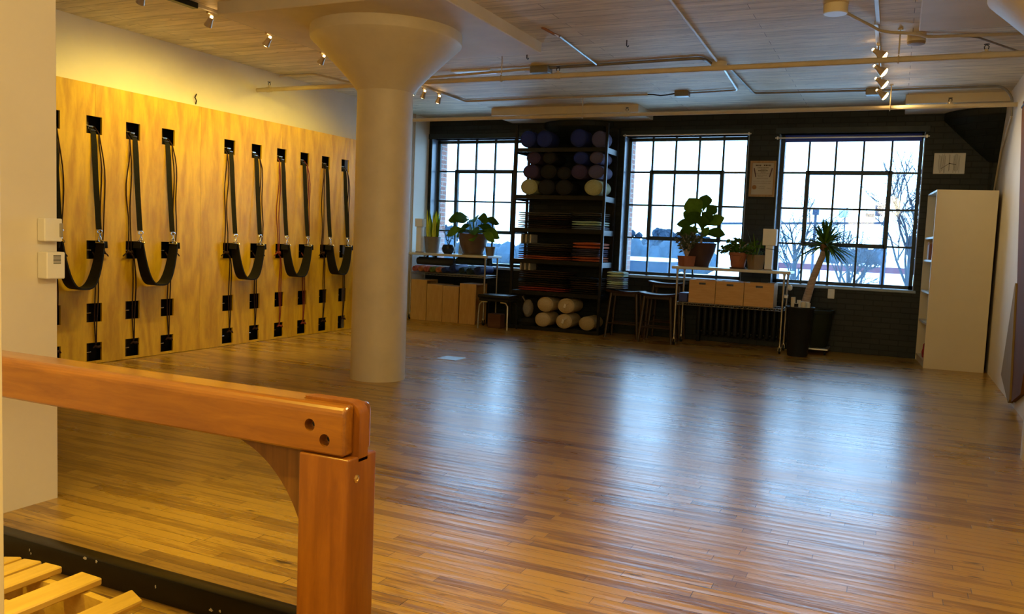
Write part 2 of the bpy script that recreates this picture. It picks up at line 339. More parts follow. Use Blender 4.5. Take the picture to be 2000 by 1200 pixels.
def tag(o, label, cat, group=None, kind=None):
    o['label'] = label; o['category'] = cat
    if group: o['group'] = group
    if kind: o['kind'] = kind
    return o
def thing(name, label, cat, loc=(0, 0, 0), rz=0., group=None):
    o = bpy.data.objects.new(name, None); C.objects.link(o); o.location = loc; o.rotation_euler = (0, 0, rz); o.empty_display_size = .1
    return tag(o, label, cat, group)
def struct(name, mb, m, label, cat, **k):
    o = mb.build(name, m, **k); o['kind'] = 'structure'; return tag(o, label, cat)
def dup(root, loc=None, label=None, rz=None):
    r = root.copy(); C.objects.link(r)
    if loc is not None: r.location = loc
    if rz is not None: r.rotation_euler = (0, 0, rz)
    if label: r['label'] = label
    for ch in root.children:
        c = ch.copy(); C.objects.link(c); c.parent = r
        for g in ch.children:
            d = g.copy(); C.objects.link(d); d.parent = c
    return r
def rz(a): return Matrix.Rotation(a, 3, 'Z')

# ------------------------------------------------------------------ setting
XL, XR, YB, ZC = -6.62, 1.0, 11.2, 3.04
struct('floor', MB().box((XL - .2, 2.14, -.08), (XR + .2, YB + .05, 0)), FLOOR, 'worn maple strip floor of the studio', 'floor', smooth=False)
struct('floor_entry', MB().box((-7, -3.2, -.2), (1.4, 2.14, -.09)), FLOOR, 'lower wooden floor in front of the black step', 'floor', smooth=False)
NOSE = mat('worn_black_paint', (.005, .0045, .004), .3, 0, .3, 9., .1)
CHIP = mat('bare_chipped_paint', (.5, .47, .38), .7, 0, .1, 30.)
nose = struct('trim_1', MB().box((-3.5, 2.095, -.088), (XR, 2.16, .006), .006, seg=2), NOSE, 'black painted step edge along the studio floor', 'step edge')
ch = MB()
for x, z, w_ in ((-2.97, -.026, .005), (-2.962, -.04, .005), (-2.66, .002, .018), (-2.60, .001, .010), (-2.04, -.055, .02), (-2.0, -.05, .008), (-1.93, -.066, .03), (-1.915, -.052, .018), (-1.90, -.06, .02), (-2.3, -.03, .006)):
    ch.prism([(x + w_ * random.uniform(.2, .6) * math.cos(a), z + .007 * random.uniform(.3, 1) * math.sin(a)) for a in [k * PI / 5 for k in range(10)]], 2.092, 2.0945, 'Y')
ch.build('paint_chip', CHIP, nose, smooth=False)
struct('ceiling', MB().box((-7, -3.2, ZC), (1.6, YB + .4, ZC + .2)), CEIL, 'white painted board-marked concrete ceiling', 'ceiling', smooth=False)
struct('wall_left', MB().box((XL - .2, 2.1, -.1), (XL, YB + .05, ZC)), WALLW, 'white wall above the plywood rope panels', 'wall', smooth=False)
struct('wall_right', MB().box((XR, -3.2, -.1), (XR + .2, YB + .05, ZC)), WALLW, 'white wall on the bookshelf side of the room', 'wall', smooth=False)
struct('wall_front', MB().box((-7, -3.2, -.1), (XR, -3.0, ZC)), WALLW, 'wall behind the photographer', 'wall', smooth=False)
struct('wall_entry', MB().box((-3.62, -3.0, -.1), (-3.37, 2.515, ZC), .004), WALLW, 'cream wall end beside the step', 'wall', smooth=False)
struct('wall_closet', MB().box((XL, 2.1, -.1), (-3.62, 2.3, ZC)), WALLW, 'wall behind the cream wall end', 'wall', smooth=False)
struct('trim_2', MB().box((-1.72, .86, -.09), (-1.489, 1.0, ZC), .003), mat('ivory_gloss_paint', (.80, .72, .50), .35, 0, .03, 4.), 'yellow-lit door jamb at the edge of the view', 'door jamb', smooth=False)

OPEN = [(-6.565, -4.90), (-3.50, -1.83), (-1.448, .222)]
ZS, ZT = .822, 2.73
struct('wall_back', MB().grid_solid((XL - .2, XR + .2), (-.1, ZC), [(a, b, ZS, ZT) for a, b in OPEN], YB, YB + .42, 'Y'), DARKWALL, 'charcoal painted brick wall with three factory windows', 'wall', smooth=False)
# column and its drop panels
def capital_profile(r, rc, z0, z1):
    p = [(r, -.02), (r, z0)]
    for k in range(1, 9):
        t = k / 8; p.append((r + (rc - r) * (t ** 1.12), z0 + (z1 - .09 - z0) * t))
    return p + [(rc + .004, z1 - .08), (rc + .004, z1)]
CX, CY, ZP = -4.02, 6.05, 2.94
struct('column', MB().lathe(capital_profile(.235, .63, 2.44, ZP), (CX, CY, 0), 64), COLW, 'thick round concrete column with flared top', 'column', angle=30)
struct('column', MB().lathe(capital_profile(.235, .63, 2.44, ZP), (1.04, CY, 0), 48), COLW, 'white flared column top at the upper corner by the right wall', 'column', angle=30)
for x0, x1, y0, y1, lab in ((-5.05, -3.05, 5.17, 7.10, 'square ceiling drop panel above the round column'), (.04, XR, 5.17, 7.10, 'ceiling drop panel near the right wall'), (-5.22, -3.12, 10.48, YB, 'ceiling drop panel above the black rack'), (-.02, XR, 10.42, YB, 'ceiling drop panel in the corner above the clock')):
    struct('ceiling_drop_panel', MB().box((x0, y0, ZP), (x1, y1, ZC + .02), .006), BEAMW, lab, 'drop panel', smooth=False)
for x, yc, lab in ((-4.2, 11.62, 'dark painted flared column top behind the rack'), (1.04, 11.40, 'dark painted flared column top in the corner above the clock')):
    struct('column', MB().lathe(capital_profile(.235, .66, 2.36, ZP), (x, yc, 0), 48), DARKWALL, lab, 'column', angle=30)

# ------------------------------------------------------------------ windows
GL = glass_material('window_glass', .003); GLD = glass_material('hazy_window_glass', .035)
ROWS = [ZS + .03, 1.345, 1.80, 2.255, ZT - .03]
YG = YB + .19
for wi, (a, b) in enumerate(OPEN):
    root = tag(bpy.data.objects.new('window_%d' % (wi + 1), None), ('steel factory window beside the left wall, behind the rolled mats', 'steel factory window between the black rack and the framed certificate', 'steel factory window between the certificate and the white bookshelf')[wi], 'window'); root['kind'] = 'structure'
    C.objects.link(root)
    A_, B_ = a + .03, b - .03; dx = (B_ - A_) / 5
    f = MB()
    for x in (A_, B_): f.box((x - .022, YG - .02, ZS), (x + .022, YG + .025, ZT))
    for z in (ROWS[0], ROWS[-1]): f.box((a, YG - .02, z - .022), (b, YG + .025, z + .022))
    for k in range(1, 5): f.box((A_ + dx * k - .012, YG - .014, ZS), (A_ + dx * k + .012, YG + .02, ZT))
    for z in ROWS[1:-1]: f.box((A_, YG - .014, z - .012), (B_, YG + .02, z + .012))
    f.build('window_frame', STEELF, root, smooth=False)
    v = MB(); x0, x1, z0, z1 = A_ + dx, A_ + 4 * dx, ROWS[1], ROWS[3]
    for x in (x0, x1): v.box((x - .026, YG - .034, z0 - .026), (x + .026, YG + .03, z1 + .026), .004)
    for z in (z0, z1): v.box((x0, YG - .034, z - .026), (x1, YG + .03, z + .026), .004)
    vent = v.build('vent_sash', STEELF, root, smooth=False)
    MB().box(((x0 + x1) / 2 - .05, YG - .06, z0 - .012), ((x0 + x1) / 2 + .05, YG - .034, z0 + .012), .004).box(((x0 + x1) / 2 - .01, YG - .09, z0 - .01), ((x0 + x1) / 2 + .09, YG - .07, z0 + .006), .004).build('latch', STEELF, vent)
    MB().box((A_, YG + .003, ROWS[1]), (B_, YG + .008, ROWS[-1])).build('glass', GL, root, smooth=False)
    MB().box((A_, YG + .003, ROWS[0]), (B_, YG + .008, ROWS[1])).build('lower_glass', GLD, root, smooth=False)
    # lining of the reveal, lintel and sill, its blue holding sky glow
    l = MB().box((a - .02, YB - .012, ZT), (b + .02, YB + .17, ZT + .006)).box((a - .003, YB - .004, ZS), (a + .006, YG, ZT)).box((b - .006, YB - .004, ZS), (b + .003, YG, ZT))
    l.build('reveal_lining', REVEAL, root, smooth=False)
    MB().box((a - .03, YB - .035, ZS - .03), (b + .03, YG, ZS + .004), .004).build('window_sill', SILL, root, smooth=False)
    MB().box((a - .055, YB - .022, ZT + .0), (b + .055, YB + .002, ZT + .075), .004).build('head_casing', DARKPAINT, root, smooth=False)
    MB().box((a - .0, YG + .03, ZS), (a + .035, YB + .425, ZT)).build('outer_brick', REDBRICK, root, smooth=False)

def rod(x0, x1, z, label, blind=False):
    t = thing('curtain_rod', label, 'curtain rod', (x0, YB - .03, z))
    MB().tube([(0, 0, 0), (x1 - x0, 0, 0)], .009, 8).build('pole', WHITEPL, t)
    for x in (.03, x1 - x0 - .03): MB().box((x - .012, -.01, -.02), (x + .012, .03, .02), .003).build('bracket', ZINC, t)
rod(-3.52, -1.80, ZT + .005, 'slim white rod across the top of the window beside the rack')
rod(-1.50, .27, ZT - .055, 'slim white rod across the top of the window beside the clock')
BLUE = mat('blue_blind_fabric', (.02, .05, .36), .6, 0, .05, 30.)
bl = thing('roller_blind', 'rolled up blue blind at the head of the window beside the clock', 'blind', (-.6, YB + .1, ZT - .02))
MB().lathe([(.02, -.79), (.02, .79)], (0, 0, 0), 16, 'X').build('roller', BLUE, bl)
MB().box((-.79, -.003, -.075), (.79, .003, -.0), .001).build('fabric', BLUE, bl)

# ------------------------------------------------------------------ left wall: plywood rope panels
XP = -6.38
BACKB = mat('cavity_shade', (.012, .009, .007), .9, 0, .2, 5.)  # near-black sheet behind the openings stands for cavity shade
HC = [4.712, 5.117, 5.522, 5.927, 6.735, 7.14, 7.545, 7.95, 8.35, 8.742, 9.15, 9.55]
HZ = [(2.013, 2.165), (.93, 1.092), (.372, .54), (.025, .19)]
HOLES = [(y - .078, y + .078, z0, z1) for y in HC for z0, z1 in HZ]
SE = [3.91, 5.126, 6.34, 7.552, 8.768, 9.98]
PL = ['golden plywood rope panel nearest the cream wall end', 'golden plywood rope panel just before the dark seam', 'golden plywood rope panel just beyond the dark seam', 'golden plywood rope panel two beyond the dark seam', 'golden plywood rope panel hidden mostly behind the column']
for i in range(5):
    y0, y1 = SE[i] + .0012, SE[i + 1] - .0012
    t = thing('plywood_panel', PL[i], 'wall panel', (XP, (y0 + y1) / 2, 0), 0, 'plywood rope panels')
    off = Vector((XP, (y0 + y1) / 2, 0))
    gs = MB().grid_solid((y0, y1), (0.004, 2.44), HOLES, XP - .018, XP, 'X')
    o = gs.build('board', PLY, t, smooth=False)
    o.data.transform(Matrix.Translation(-off)); 
    if i % 2: o.data.transform(Matrix.Scale(1, 4))
    for y in HC:
        if y0 < y <= y1:
            if y > 9: continue
            o = MB().box((XP - .165, y - .2, .0), (XP - .155, y + .2, 2.42)).build('shade_sheet', BACKB, t, smooth=False); o.data.transform(Matrix.Translation(-off))
            o = MB().box((XP - .15, y - .13, .0), (XP - .075, y - .0, 2.43)).build('stud', STUD, t, smooth=False); o.data.transform(Matrix.Translation(-off))
            for z0, z1 in HZ:
                zz = (z0 + z1) / 2 - .005
                o = MB().tube([(XP - .05, y - .12, zz), (XP - .05, y + .0, zz)], .0055, 8).tube([(XP - .05, y - .0, zz), (XP - .08, y - .0, zz)], .0055, 8).build('hanging_bar', CHROME, t); o.data.transform(Matrix.Translation(-off))
struct('trim_3', MB().box((XL, 3.9, 2.425), (XP - .0185, 9.99, 2.437)), WALLW, 'ledge behind the top edge of the plywood panels', 'ledge', smooth=False)

def wall_rope(y, m, side, label):
    """doubled cord dropping from the top opening to the bottom one"""
    t = thing('wall_rope', label, 'rope', (XP, y, 0), 0, 'cords on the rope wall')
    up = MB()
    for k in (0, 1):
        w = .022 * k + side * .05; ph = random.uniform(0, 6)
        pts = [(-.05, side * .035, 2.085), (-.02, side * .04, 2.05), (.008, side * .042, 2.016)]
        for j in range(1, 11):
            z = 2.016 - j * (2.016 - 1.0) / 10
            pts.append((.012 + .006 * math.sin(j), side * .042 + (w - side * .03) * math.sin(PI * j / 11) * 1.2 + .01 * math.sin(ph + j * .9) + (k - .5) * .012, z))
        up.tube(pts, .0052, 6)
    up.build('upper_cord', m, t)
    lo = MB(); d = random.uniform(-.01, .02)
    for k in (0, 1):
        pts = [(-.03, d, .99), (.008, d + .01 * k, .94)]
        for j in range(1, 9): pts.append((.012, d + (k - .3) * .034 * math.sin(PI * (j + 1.5) / 10) + .006 * math.sin(j + y), .94 - j * .095))
        pts += [(-.02, d, .14)]
        lo.tube(pts, .0052, 6)
    lo.build('lower_cord', m, t)
    kn = MB(); yy = side * .055
    kn.tube([(.02, yy - .04, .975), (.028, yy - .02, .995), (.035, yy, .985), (.028, yy + .02, .998), (.02, yy + .045, .975)], [.006, .013, .016, .013, .006], 8)
    kn.tube([(.02, yy + side * .02, .985), (.026, yy + side * .05, .975), (.022, yy + side * .07, .955)], .006, 6)
    kn.build('knot', m, t)
    kb = MB().tube([(.015, d - .03, .145), (.022, d - .01, .16), (.026, d + .01, .15), (.02, d + .03, .155), (.018, d + .05, .135)], [.005, .010, .012, .010, .005], 8); kb.build('lower_knot', m, t)
rl = ['dark cord in the plywood column of openings beside the thermostat box', 'dark cord in the first column of openings clear of the thermostat', 'dark cord in the second column of openings before the dark seam', 'dark cord in the column of openings just before the dark seam', 'dark cord in the first column of openings past the dark seam', 'dark cord in the second column of openings past the dark seam', 'maroon cord at the near side of the middle sling', 'maroon cord at the far side of the middle sling', 'dark cord in the next to last column of openings before the round column', 'dark cord in the last column of openings before the round column']
sides = [1, 1, -1, 1, -1, 1, -1, 1, -1, 1]
for i in range(10): wall_rope(HC[i], ROPER if i in (6, 7) else ROPEB, sides[i], rl[i])

def wall_sling(ya, yb, drop, label):
    t = thing('wall_sling', label, 'sling', (XP, (ya + yb) / 2, 0), 0, 'slings on the rope wall')
    h = (yb - ya) / 2; zt = 1.19; xo = .085
    for s in (-1, 1):
        y = s * h * .985
        b = y - s * .012
        w = [(0, 1, 0), (.1, 1, 0), (.3, 1, 0), (.45, .9, 0), (.55, .85, 0), (.6, .8, 0), (.6, .8, 0)]
        MB().sweep([(-.05, b, 2.085), (-.025, b, 2.05), (.006, b, 2.02), (.02, b, 1.9), (.035, b, 1.65), (.055, b, 1.4), (xo - .01, b, zt)], w, .045, .006).build('strap', BLACK, t)
        MB().box((-.03, b - .025, 2.07), (-.02, b + .025, 2.085), .003).tube([(-.03, b - .02, 2.06), (.004, b - .022, 2.045), (.004, b + .022, 2.045), (-.03, b + .02, 2.06)], .004, 6).build('buckle', CHROME, t)
        hk = MB()
        hk.tube([(xo, b + .026 * math.cos(a), zt - .018 + .016 * math.sin(a)) for a in [2 * PI * k / 12 for k in range(12)]], .0042, 6, True)
        hk.tube([(xo, b, zt - .034), (xo, b, zt - .06)], .006, 6)
        hk.tube([(xo, b + .013 * math.cos(a), zt - .083 + .026 * math.sin(a)) for a in [2 * PI * k / 12 for k in range(12)]], .0042, 6, True)
        hk.build('snap_hook', CHROME, t)
        MB().tube([(xo + .052 * math.cos(a), b, zt - .115 + (.03 * math.sin(a) if math.sin(a) > 0 else 0)) for a in [2 * PI * k / 14 for k in range(14)]], .0042, 6, True).build('d_ring', CHROME, t)
    pts = []; zt2 = zt - .11; n = 22
    pts.append((xo, -h - .028, zt2 - .05)); pts.append((xo, -h - .02, zt2 + .006))
    for k in range(n + 1):
        u = -1 + 2 * k / n
        pts.append((xo, h * math.copysign(abs(u) ** .78, u), zt2 - drop * (1 - abs(u) ** 2.5)))
    pts.append((xo, h + .02, zt2 + .006)); pts.append((xo, h + .028, zt2 - .05))
    k = len(pts); ws = [.085 + .055 * math.sin(PI * i / (k - 1)) for i in range(k)]
    MB().sweep(pts, (1, 0, 0), ws, .014).build('seat_band', BLACK, t)
for (i, j, dr, lab) in ((0, 1, .40, 'black webbing sling half hidden by the cream wall end'), (2, 3, .39, 'black webbing sling just before the dark panel seam'), (4, 5, .37, 'black webbing sling just past the dark panel seam'), (6, 7, .36, 'black webbing sling between the two maroon cords'), (8, 9, .35, 'black webbing sling closest to the round column')):
    wall_sling(HC[i], HC[j], dr, lab)
# broken fixing left in the wall above the panels
MB().tube([(XL + .0, 6.50, 2.50), (XL + .03, 6.48, 2.53), (XL + .03, 6.46, 2.56), (XL + .01, 6.50, 2.60)], .006, 6).build('wall_hook', ROPEB)
tag(bpy.data.objects['wall_hook'], 'rusty wire hook on the white wall above the dark panel seam', 'hook')

# boxes on the end of the entry wall
t = thing('wall_thermostat', 'cream thermostat box with vent slots on the cream wall end', 'thermostat', (-3.37, 2.455, 1.06))
MB().box((0, -.035, -.062), (.062, .052, .055), .004).build('case', WHITEPL, t)
vm = MB()
for k in range(7): vm.box((.0605, -.005, .005 + k * .0055), (.0635, .03, .008 + k * .0055))
vm.build('vent_slots', mat('vent_dark', (.1, .09, .07), .6), t, smooth=False)
t = thing('wall_switch', 'cream switch plate on the cream wall end above the thermostat', 'switch', (-3.37, 2.455, 1.21))
MB().box((0, -.035, -.05), (.048, .05, .05), .004).build('plate', WHITEPL, t)
MB().box((.046, .035, -.03), (.056, .048, .03), .002).build('toggle', mat('switch_grey', (.3, .27, .2), .5), t)

# ------------------------------------------------------------------ timber guard rail in front
t = thing('guard_rail', 'honey pine handrail with bolted post and curved bracket', 'railing', (-1.32, 1.808, -.09))
off = Vector((-1.32, 1.808, -.09))
def rail_poly(y0, y1, rl_, rr_):
    z0, z1 = .668, .800; p = [(y0, z0 + .006), (y0 + .006, z0), (y1 - .006, z0), (y1, z0 + .006)]
    r = rr_; p += [(y1 - r + r * math.cos(a), z1 - r + r * math.sin(a)) for a in [k * PI / 10 for k in range(6)]]
    r = rl_; p += [(y0 + r - r * math.sin(a), z1 - r + r * math.cos(a)) for a in [k * PI / 10 for k in range(6)]]
    return p
YF, YK = 1.75, 1.876
o = MB().prism(rail_poly(YF, YK, .026, .026), -3.3, -1.262, 'X').build('top_rail', PINE, t); o.data.transform(Matrix.Translation(-off))
bv = o.modifiers.new('soft_edges', 'BEVEL'); bv.width = .008; bv.segments = 3; bv.limit_method = 'ANGLE'; bv.angle_limit = math.radians(60)
cut = MB().lathe([(.0165, -.002), (.0165, .03)], (-1.371, YF, .741), 24, 'Y').lathe([(.0165, -.002), (.0165, .03)], (-1.322, YF, .706), 24, 'Y').box((-1.425, YF + .041, .6), (-1.2, YK - .041, .9)).build('bolt_cutter', PINE)
cut.data.transform(Matrix.Translation(-off)); cut.location = off
bo = o.modifiers.new('bolt_holes', 'BOOLEAN'); bo.operation = 'DIFFERENCE'; bo.object = cut; bo.solver = 'EXACT'
bpy.context.view_layer.update()
dg = bpy.context.evaluated_depsgraph_get(); me2 = bpy.data.meshes.new_from_object(o.evaluated_get(dg)); o.modifiers.clear(); o.data = me2; me2.polygons.foreach_set('use_smooth', [False] * len(me2.polygons))
bpy.data.objects.remove(cut)
for x, z in ((-1.371, .741), (-1.322, .706)):
    b_ = MB().lathe([(.0085, 0), (.0085, .006), (.004, .006), (.004, .003)], (x, YF + .021, z), 6, 'Y').build('bolt', BLKMET, t); b_.data.transform(Matrix.Translation(-off))
p = MB().box((-1.405, YF, -.09), (-1.243, YK, .664), .006, seg=3); p.prism([(-1.42, .65), (-1.243, .65), (-1.243, .775), (-1.25, .792), (-1.266, .804), (-1.28, .807), (-1.42, .807)], YF + .0425, YK - .0425, 'Y')
o = p.build('post', PINEV, t); o.data.transform(Matrix.Translation(-off))
arc = [(-1.735 + .335 * math.cos(a), .295 + .375 * math.sin(a)) for a in [k * PI / 2 / 20 for k in range(21)]]
o = MB().prism([(-1.404, .672)] + [(-1.735, .672)] + arc[::-1], 1.792, 1.824, 'Y').build('curved_bracket', OAKV, t); o.data.transform(Matrix.Translation(-off))
o = MB().lathe([(.0, 0), (.011, .0), (.011, .002), (.005, .004), (.004, .0025), (.0, .0025)], (-1.2435, 1.785, .607), 16, 'X').build('screw', BRASS, t); o.data.transform(Matrix.Translation(-off))

# slatted arched bench on the lower floor
t = thing('slatted_bench', 'pale wooden bench of slats over curved sides below the step', 'bench', (-2.2, 1.3, -.09))
off = Vector((-2.2, 1.3, -.09))
slots = [(-2.62, -2.52, .17, .20), (-2.455, -2.375, .20, .215), (-2.365, -2.285, .212, .22), (-2.268, -2.195, .22, .222), (-2.112, -2.026, .224, .222), (-1.914, -1.862, .218, .19)]
for x0, x1, za, zb in slots:
    an = math.atan2(zb - za, x1 - x0)
    o = MB().box((x0, .95, (za + zb) / 2 - .022), (x1, 1.652, (za + zb) / 2), .004, Matrix.Rotation(-an, 3, 'Y')).build('slat', BIRCH, t); o.data.transform(Matrix.Translation(-off))
outer = [(-2.75, .10), (-2.62, .155), (-2.45, .185), (-2.25, .198), (-2.05, .198), (-1.91, .19), (-1.845, .165), (-1.79, .10), (-1.755, .02), (-1.745, -.089)]
inner = [(-1.79, -.089), (-1.81, .0), (-1.85, .075), (-1.9, .11), (-1.96, .11), (-2.02, .06), (-2.06, -.02), (-2.12, -.05), (-2.2, -.02), (-2.25, .06), (-2.33, .11), (-2.42, .10), (-2.49, .04), (-2.53, -.03), (-2.6, -.05), (-2.7, -.03), (-2.75, .03)]
for y in (1.61, 1.25):
    o = MB().prism(outer + inner, y - .022, y, 'Y').build('curved_side', BIRCH, t); o.data.transform(Matrix.Translation(-off))
for x, y in ((-2.16, 1.45), (-2.32, 1.5), (-1.98, 1.4), (-2.42, 1.48)):
    o = MB().box((x - .012, y - .012, -.089), (x + .012, y + .012, .2), .003).build('strut', BIRCH, t, smooth=False); o.data.transform(Matrix.Translation(-off))
for z in (.02,):
    o = MB().box((-2.72, 1.3, z), (-1.78, 1.33, z + .03), .003).build('cross_rail', BIRCH, t, smooth=False); o.data.transform(Matrix.Translation(-off))

# ------------------------------------------------------------------ ceiling services
def head(parent, x, y, z, aim, m=None, power=0, col=WARM, deg=70, cone=False):
    """small track head hanging from z, shade along aim"""
    a = Vector(aim).normalized(); p = Vector((x, y, z))
    b = MB().box((x - .014, y - .03, z - .022), (x + .014, y + .03, z), .003).tube([p + Vector((0, 0, -.02)), p + Vector((0, 0, -.055))], .008, 8)
    c = p + Vector((0, 0, -.075)); q = a.to_track_quat('Z', 'Y').to_matrix()
    prof = [(.016, -.035), (.022, -.03), (.024, 0), (.034, .045)] if not cone else [(.014, -.045), (.02, -.04), (.022, -.01), (.05, .055)]
    h = MB().lathe(prof + [(prof[-1][0] - .003, prof[-1][1]), (.016, -.005)], (0, 0, 0), 20)
    for v in h.bm.verts: v.co = q @ v.co + c
    me = bpy.data.meshes.new('t'); h.bm.to_mesh(me); b.bm.from_mesh(me); h.bm.free(); bpy.data.meshes.remove(me)
    o = b.build('lamp_head', HEADM, parent)
    g = MB().lathe([(.0, -.05), (.010, -.048), (.012, -.036), (.012, .0), (.020, .018), (.026, .044), (.018, .052), (.0, .055)] if not cone else [(.0, -.058), (.010, -.056), (.012, -.045), (.012, -.02), (.03, .03), (.044, .052), (.04, .066), (.02, .074), (.0, .076)], (0, 0, 0), 14, cap=False)
    for v in g.bm.verts: v.co = q @ v.co + c
    g.build('bulb', BULB, o)
    if power: lamp('track_spot', 'SPOT', c + a * .095, power, col, .03, c + a, math.radians(deg), .8)
HEADM = mat('satin_brass_shade', (.62, .5, .34), .3, .7, .05, 20.)
BULB = mat('lit_bulb', (1, .8, .5), .4, emit=(1, .62, .22, 30))
TRK = mat('track_cream', (.5, .45, .36), .4, .1, .06, 9.)
tl = thing('track_light', 'long ceiling track light aimed at the plywood rope panels', 'track light', (0, 0, 0))
MB().box((-5.267, 4.55, ZC - .03), (-5.235, 9.6, ZC), .003).build('rail', TRK, tl)
MB().box((-5.285, 4.75, ZC - .045), (-5.225, 5.15, ZC), .004).build('feed_box', BLKMET, tl)
for y, aim, pw in ((4.62, (-.85, .35, -.9), 30), (5.30, (-.85, .25, -1), 66), (6.0, (-.85, .1, -1), 66), (6.78, (-.85, .25, -1), 58), (7.62, (-.9, .2, -1), 48), (8.52, (-.8, -.2, -1), 16), (8.72, (-.6, .3, -1), 0), (9.08, (-.5, .3, -1), 10)):
    head(tl, -5.251, y, ZC - .028, aim, power=pw, col=(1, .74, .13), deg=116)
tr = thing('track_light', 'short ceiling track with a line of cone lamps near the clock end', 'track light', (0, 0, 0))
MB().box((-.262, 5.4, ZC - .03), (-.230, 7.1, ZC), .003).build('rail', TRK, tr)
MB().box((-.275, 7.1, ZC - .03), (-.243, 9.75, ZC), .003).build('rail', TRK, tr)
for k, (x, y) in enumerate(((-.255, 7.76), (-.259, 8.42), (-.259, 9.02), (-.262, 9.66))):
    head(tr, x, y, ZC - .028, (1, .1, -.75), power=(26, 26, 22, 18)[k], col=WARM, deg=80, cone=True)

def pipe_run(name, label, cat, pts, r, m, smooth=.08):
    """conduit through pts with rounded corners"""
    P = [Vector(p) for p in pts]; out = [P[0]]
    for a, b, c in zip(P, P[1:], P[2:]):
        d = min(smooth, (b - a).length * .45, (c - b).length * .45); s, e = b + (a - b).normalized() * d, b + (c - b).normalized() * d
        for k in range(6):
            t_ = k / 5; out.append(s * (1 - t_) ** 2 + b * 2 * t_ * (1 - t_) + e * t_ * t_)
    out.append(P[-1]); t = thing(name, label, cat, P[0])
    o = MB().tube(out, r, 10).build('tube', m, t); o.data.transform(Matrix.Translation(-P[0]))
    return t
def part(t, mb, name, m, **k):
    o = mb.build(name, m, t, **k); o.data.transform(Matrix.Translation(-t.location)); return o
def sprinkler(t, x, y, z):
    s = MB().lathe([(.026, -.03), (.03, -.03), (.03, .03), (.026, .03)], (x, y, z), 16, 'X').lathe([(.014, 0), (.014, .045)], (x, y, z), 10)
    part(t, s, 'tee_fitting', PIPEW)
    h = MB().tube([(x - .012, y, z + .045), (x - .016, y, z + .065), (x, y, z + .08), (x + .016, y, z + .065), (x + .012, y, z + .045)], .004, 6).lathe([(.02, .08), (.02, .084)], (x, y, z), 12)
    part(t, h, 'sprinkler_head', BLKMET)
def hanger(t, x, y, z):
    h = MB().tube([(x, y, ZC), (x, y, z + .04)], .006, 8).tube([(x, y + .03 * math.cos(a), z + .03 * math.sin(a)) for a in [2 * PI * k / 14 for k in range(14)]], .006, 6, True).lathe([(.02, 0), (.02, .012)], (x, y, ZC - .013), 10)
    part(t, h, 'hanger', PIPEW)
t = pipe_run('sprinkler_pipe', 'cream sprinkler pipe crossing the ceiling behind the round column', 'pipe', [(XL, 7.4, 2.80), (XR, 7.4, 2.80)], .024, PIPEW)
for x in (-6.45, -3.0, .52): sprinkler(t, x, 7.4, 2.80)
for x in (-3.59, -.09): hanger(t, x, 7.4, 2.80)
t = pipe_run('sprinkler_pipe', 'cream sprinkler pipe running along the top of the window wall', 'pipe', [(XL, 9.78, 2.80), (XR, 9.78, 2.80)], .024, PIPEW)
for x in (-3.05, .40): sprinkler(t, x, 9.78, 2.80)
for x in (-3.62, -.165): hanger(t, x, 9.78, 2.80)
zc = ZC - .018
GREYC = mat('grey_conduit', (.22, .20, .17), .45, .4, .1, 9.)
t = pipe_run('conduit', 'long cream conduit running away across the ceiling to a white disc box', 'conduit', [(-1.55, 4.2, zc), (-1.675, 8.12, zc)], .013, PIPEW)
t2 = thing('junction_box', 'round white ceiling box where four conduits meet', 'junction box', (-1.68, 8.28, ZC))
MB().lathe([(.075, -.05), (.075, 0)], (0, 0, 0), 24).build('box', BEAMW, t2); MB().lathe([(.08, -.062), (.08, -.05)], (0, 0, 0), 24).build('cover', WHITEPL, t2)
t = pipe_run('conduit', 'dark conduit bending from the white disc box along the ceiling', 'conduit', [(-1.75, 8.22, zc), (-1.78, 7.98, zc), (-3.36, 8.06, zc)], .015, GREYC)
part(t, MB().box((-3.56, 8.0, ZC - .07), (-3.36, 8.13, ZC), .004), 'outlet_box', GREYC)
t = pipe_run('conduit', 'cream conduit between the grey outlet box and the plywood wall', 'conduit', [(-3.56, 8.06, zc), (-5.0, 8.11, zc - .03), (-5.9, 8.15, zc - .03), (-6.1, 7.75, zc), (-6.6, 7.75, zc)], .013, PIPEW)
t = pipe_run('conduit', 'short bright conduit slanting down to the dark conduit', 'conduit', [(-2.78, 6.85, zc), (-2.84, 8.0, zc)], .011, ZINC)
part(t, MB().tube([(-2.79, 6.84, zc), (-2.78, 6.72, ZC - .03), (-2.84, 6.6, ZC)], .012, 8), 'copper_end', mat('copper_pipe', (.5, .22, .1), .4, .9))
t = pipe_run('conduit', 'zigzag conduit from the white disc box toward the drop panel over the rack', 'conduit', [(-1.67, 8.36, zc), (-1.74, 9.68, zc), (-2.30, 9.74, zc)], .011, ZINC)
part(t, MB().box((-2.46, 9.68, ZC - .06), (-2.30, 9.79, ZC), .004), 'outlet_box', GREYC)
part(t, MB().tube([(-2.46, 9.735, zc), (-2.55, 9.70, zc - .02), (-2.62, 9.67, zc - .03), (-2.72, 9.70, zc - .01), (-2.8, 9.73, zc)], .008, 8), 'cable', BLKMET)
t = pipe_run('conduit', 'flat cream cable duct from the long track to the zigzag conduit', 'conduit', [(-2.79, 9.73, zc), (-5.25, 9.75, zc), (-5.252, 9.6, zc)], .014, TRK)
t = pipe_run('conduit', 'grey conduit running from the white disc box to the clock corner', 'conduit', [(-1.62, 8.34, zc), (-1.60, 9.9, zc), (-.36, 9.98, zc), (.88, 9.98, zc), (.975, 9.98, zc - .12), (.98, 10.02, zc - .3)], .012, GREYC)
part(t, MB().box((-.42, 9.93, ZC - .07), (-.28, 10.04, ZC), .004), 'outlet_box', GREYC)
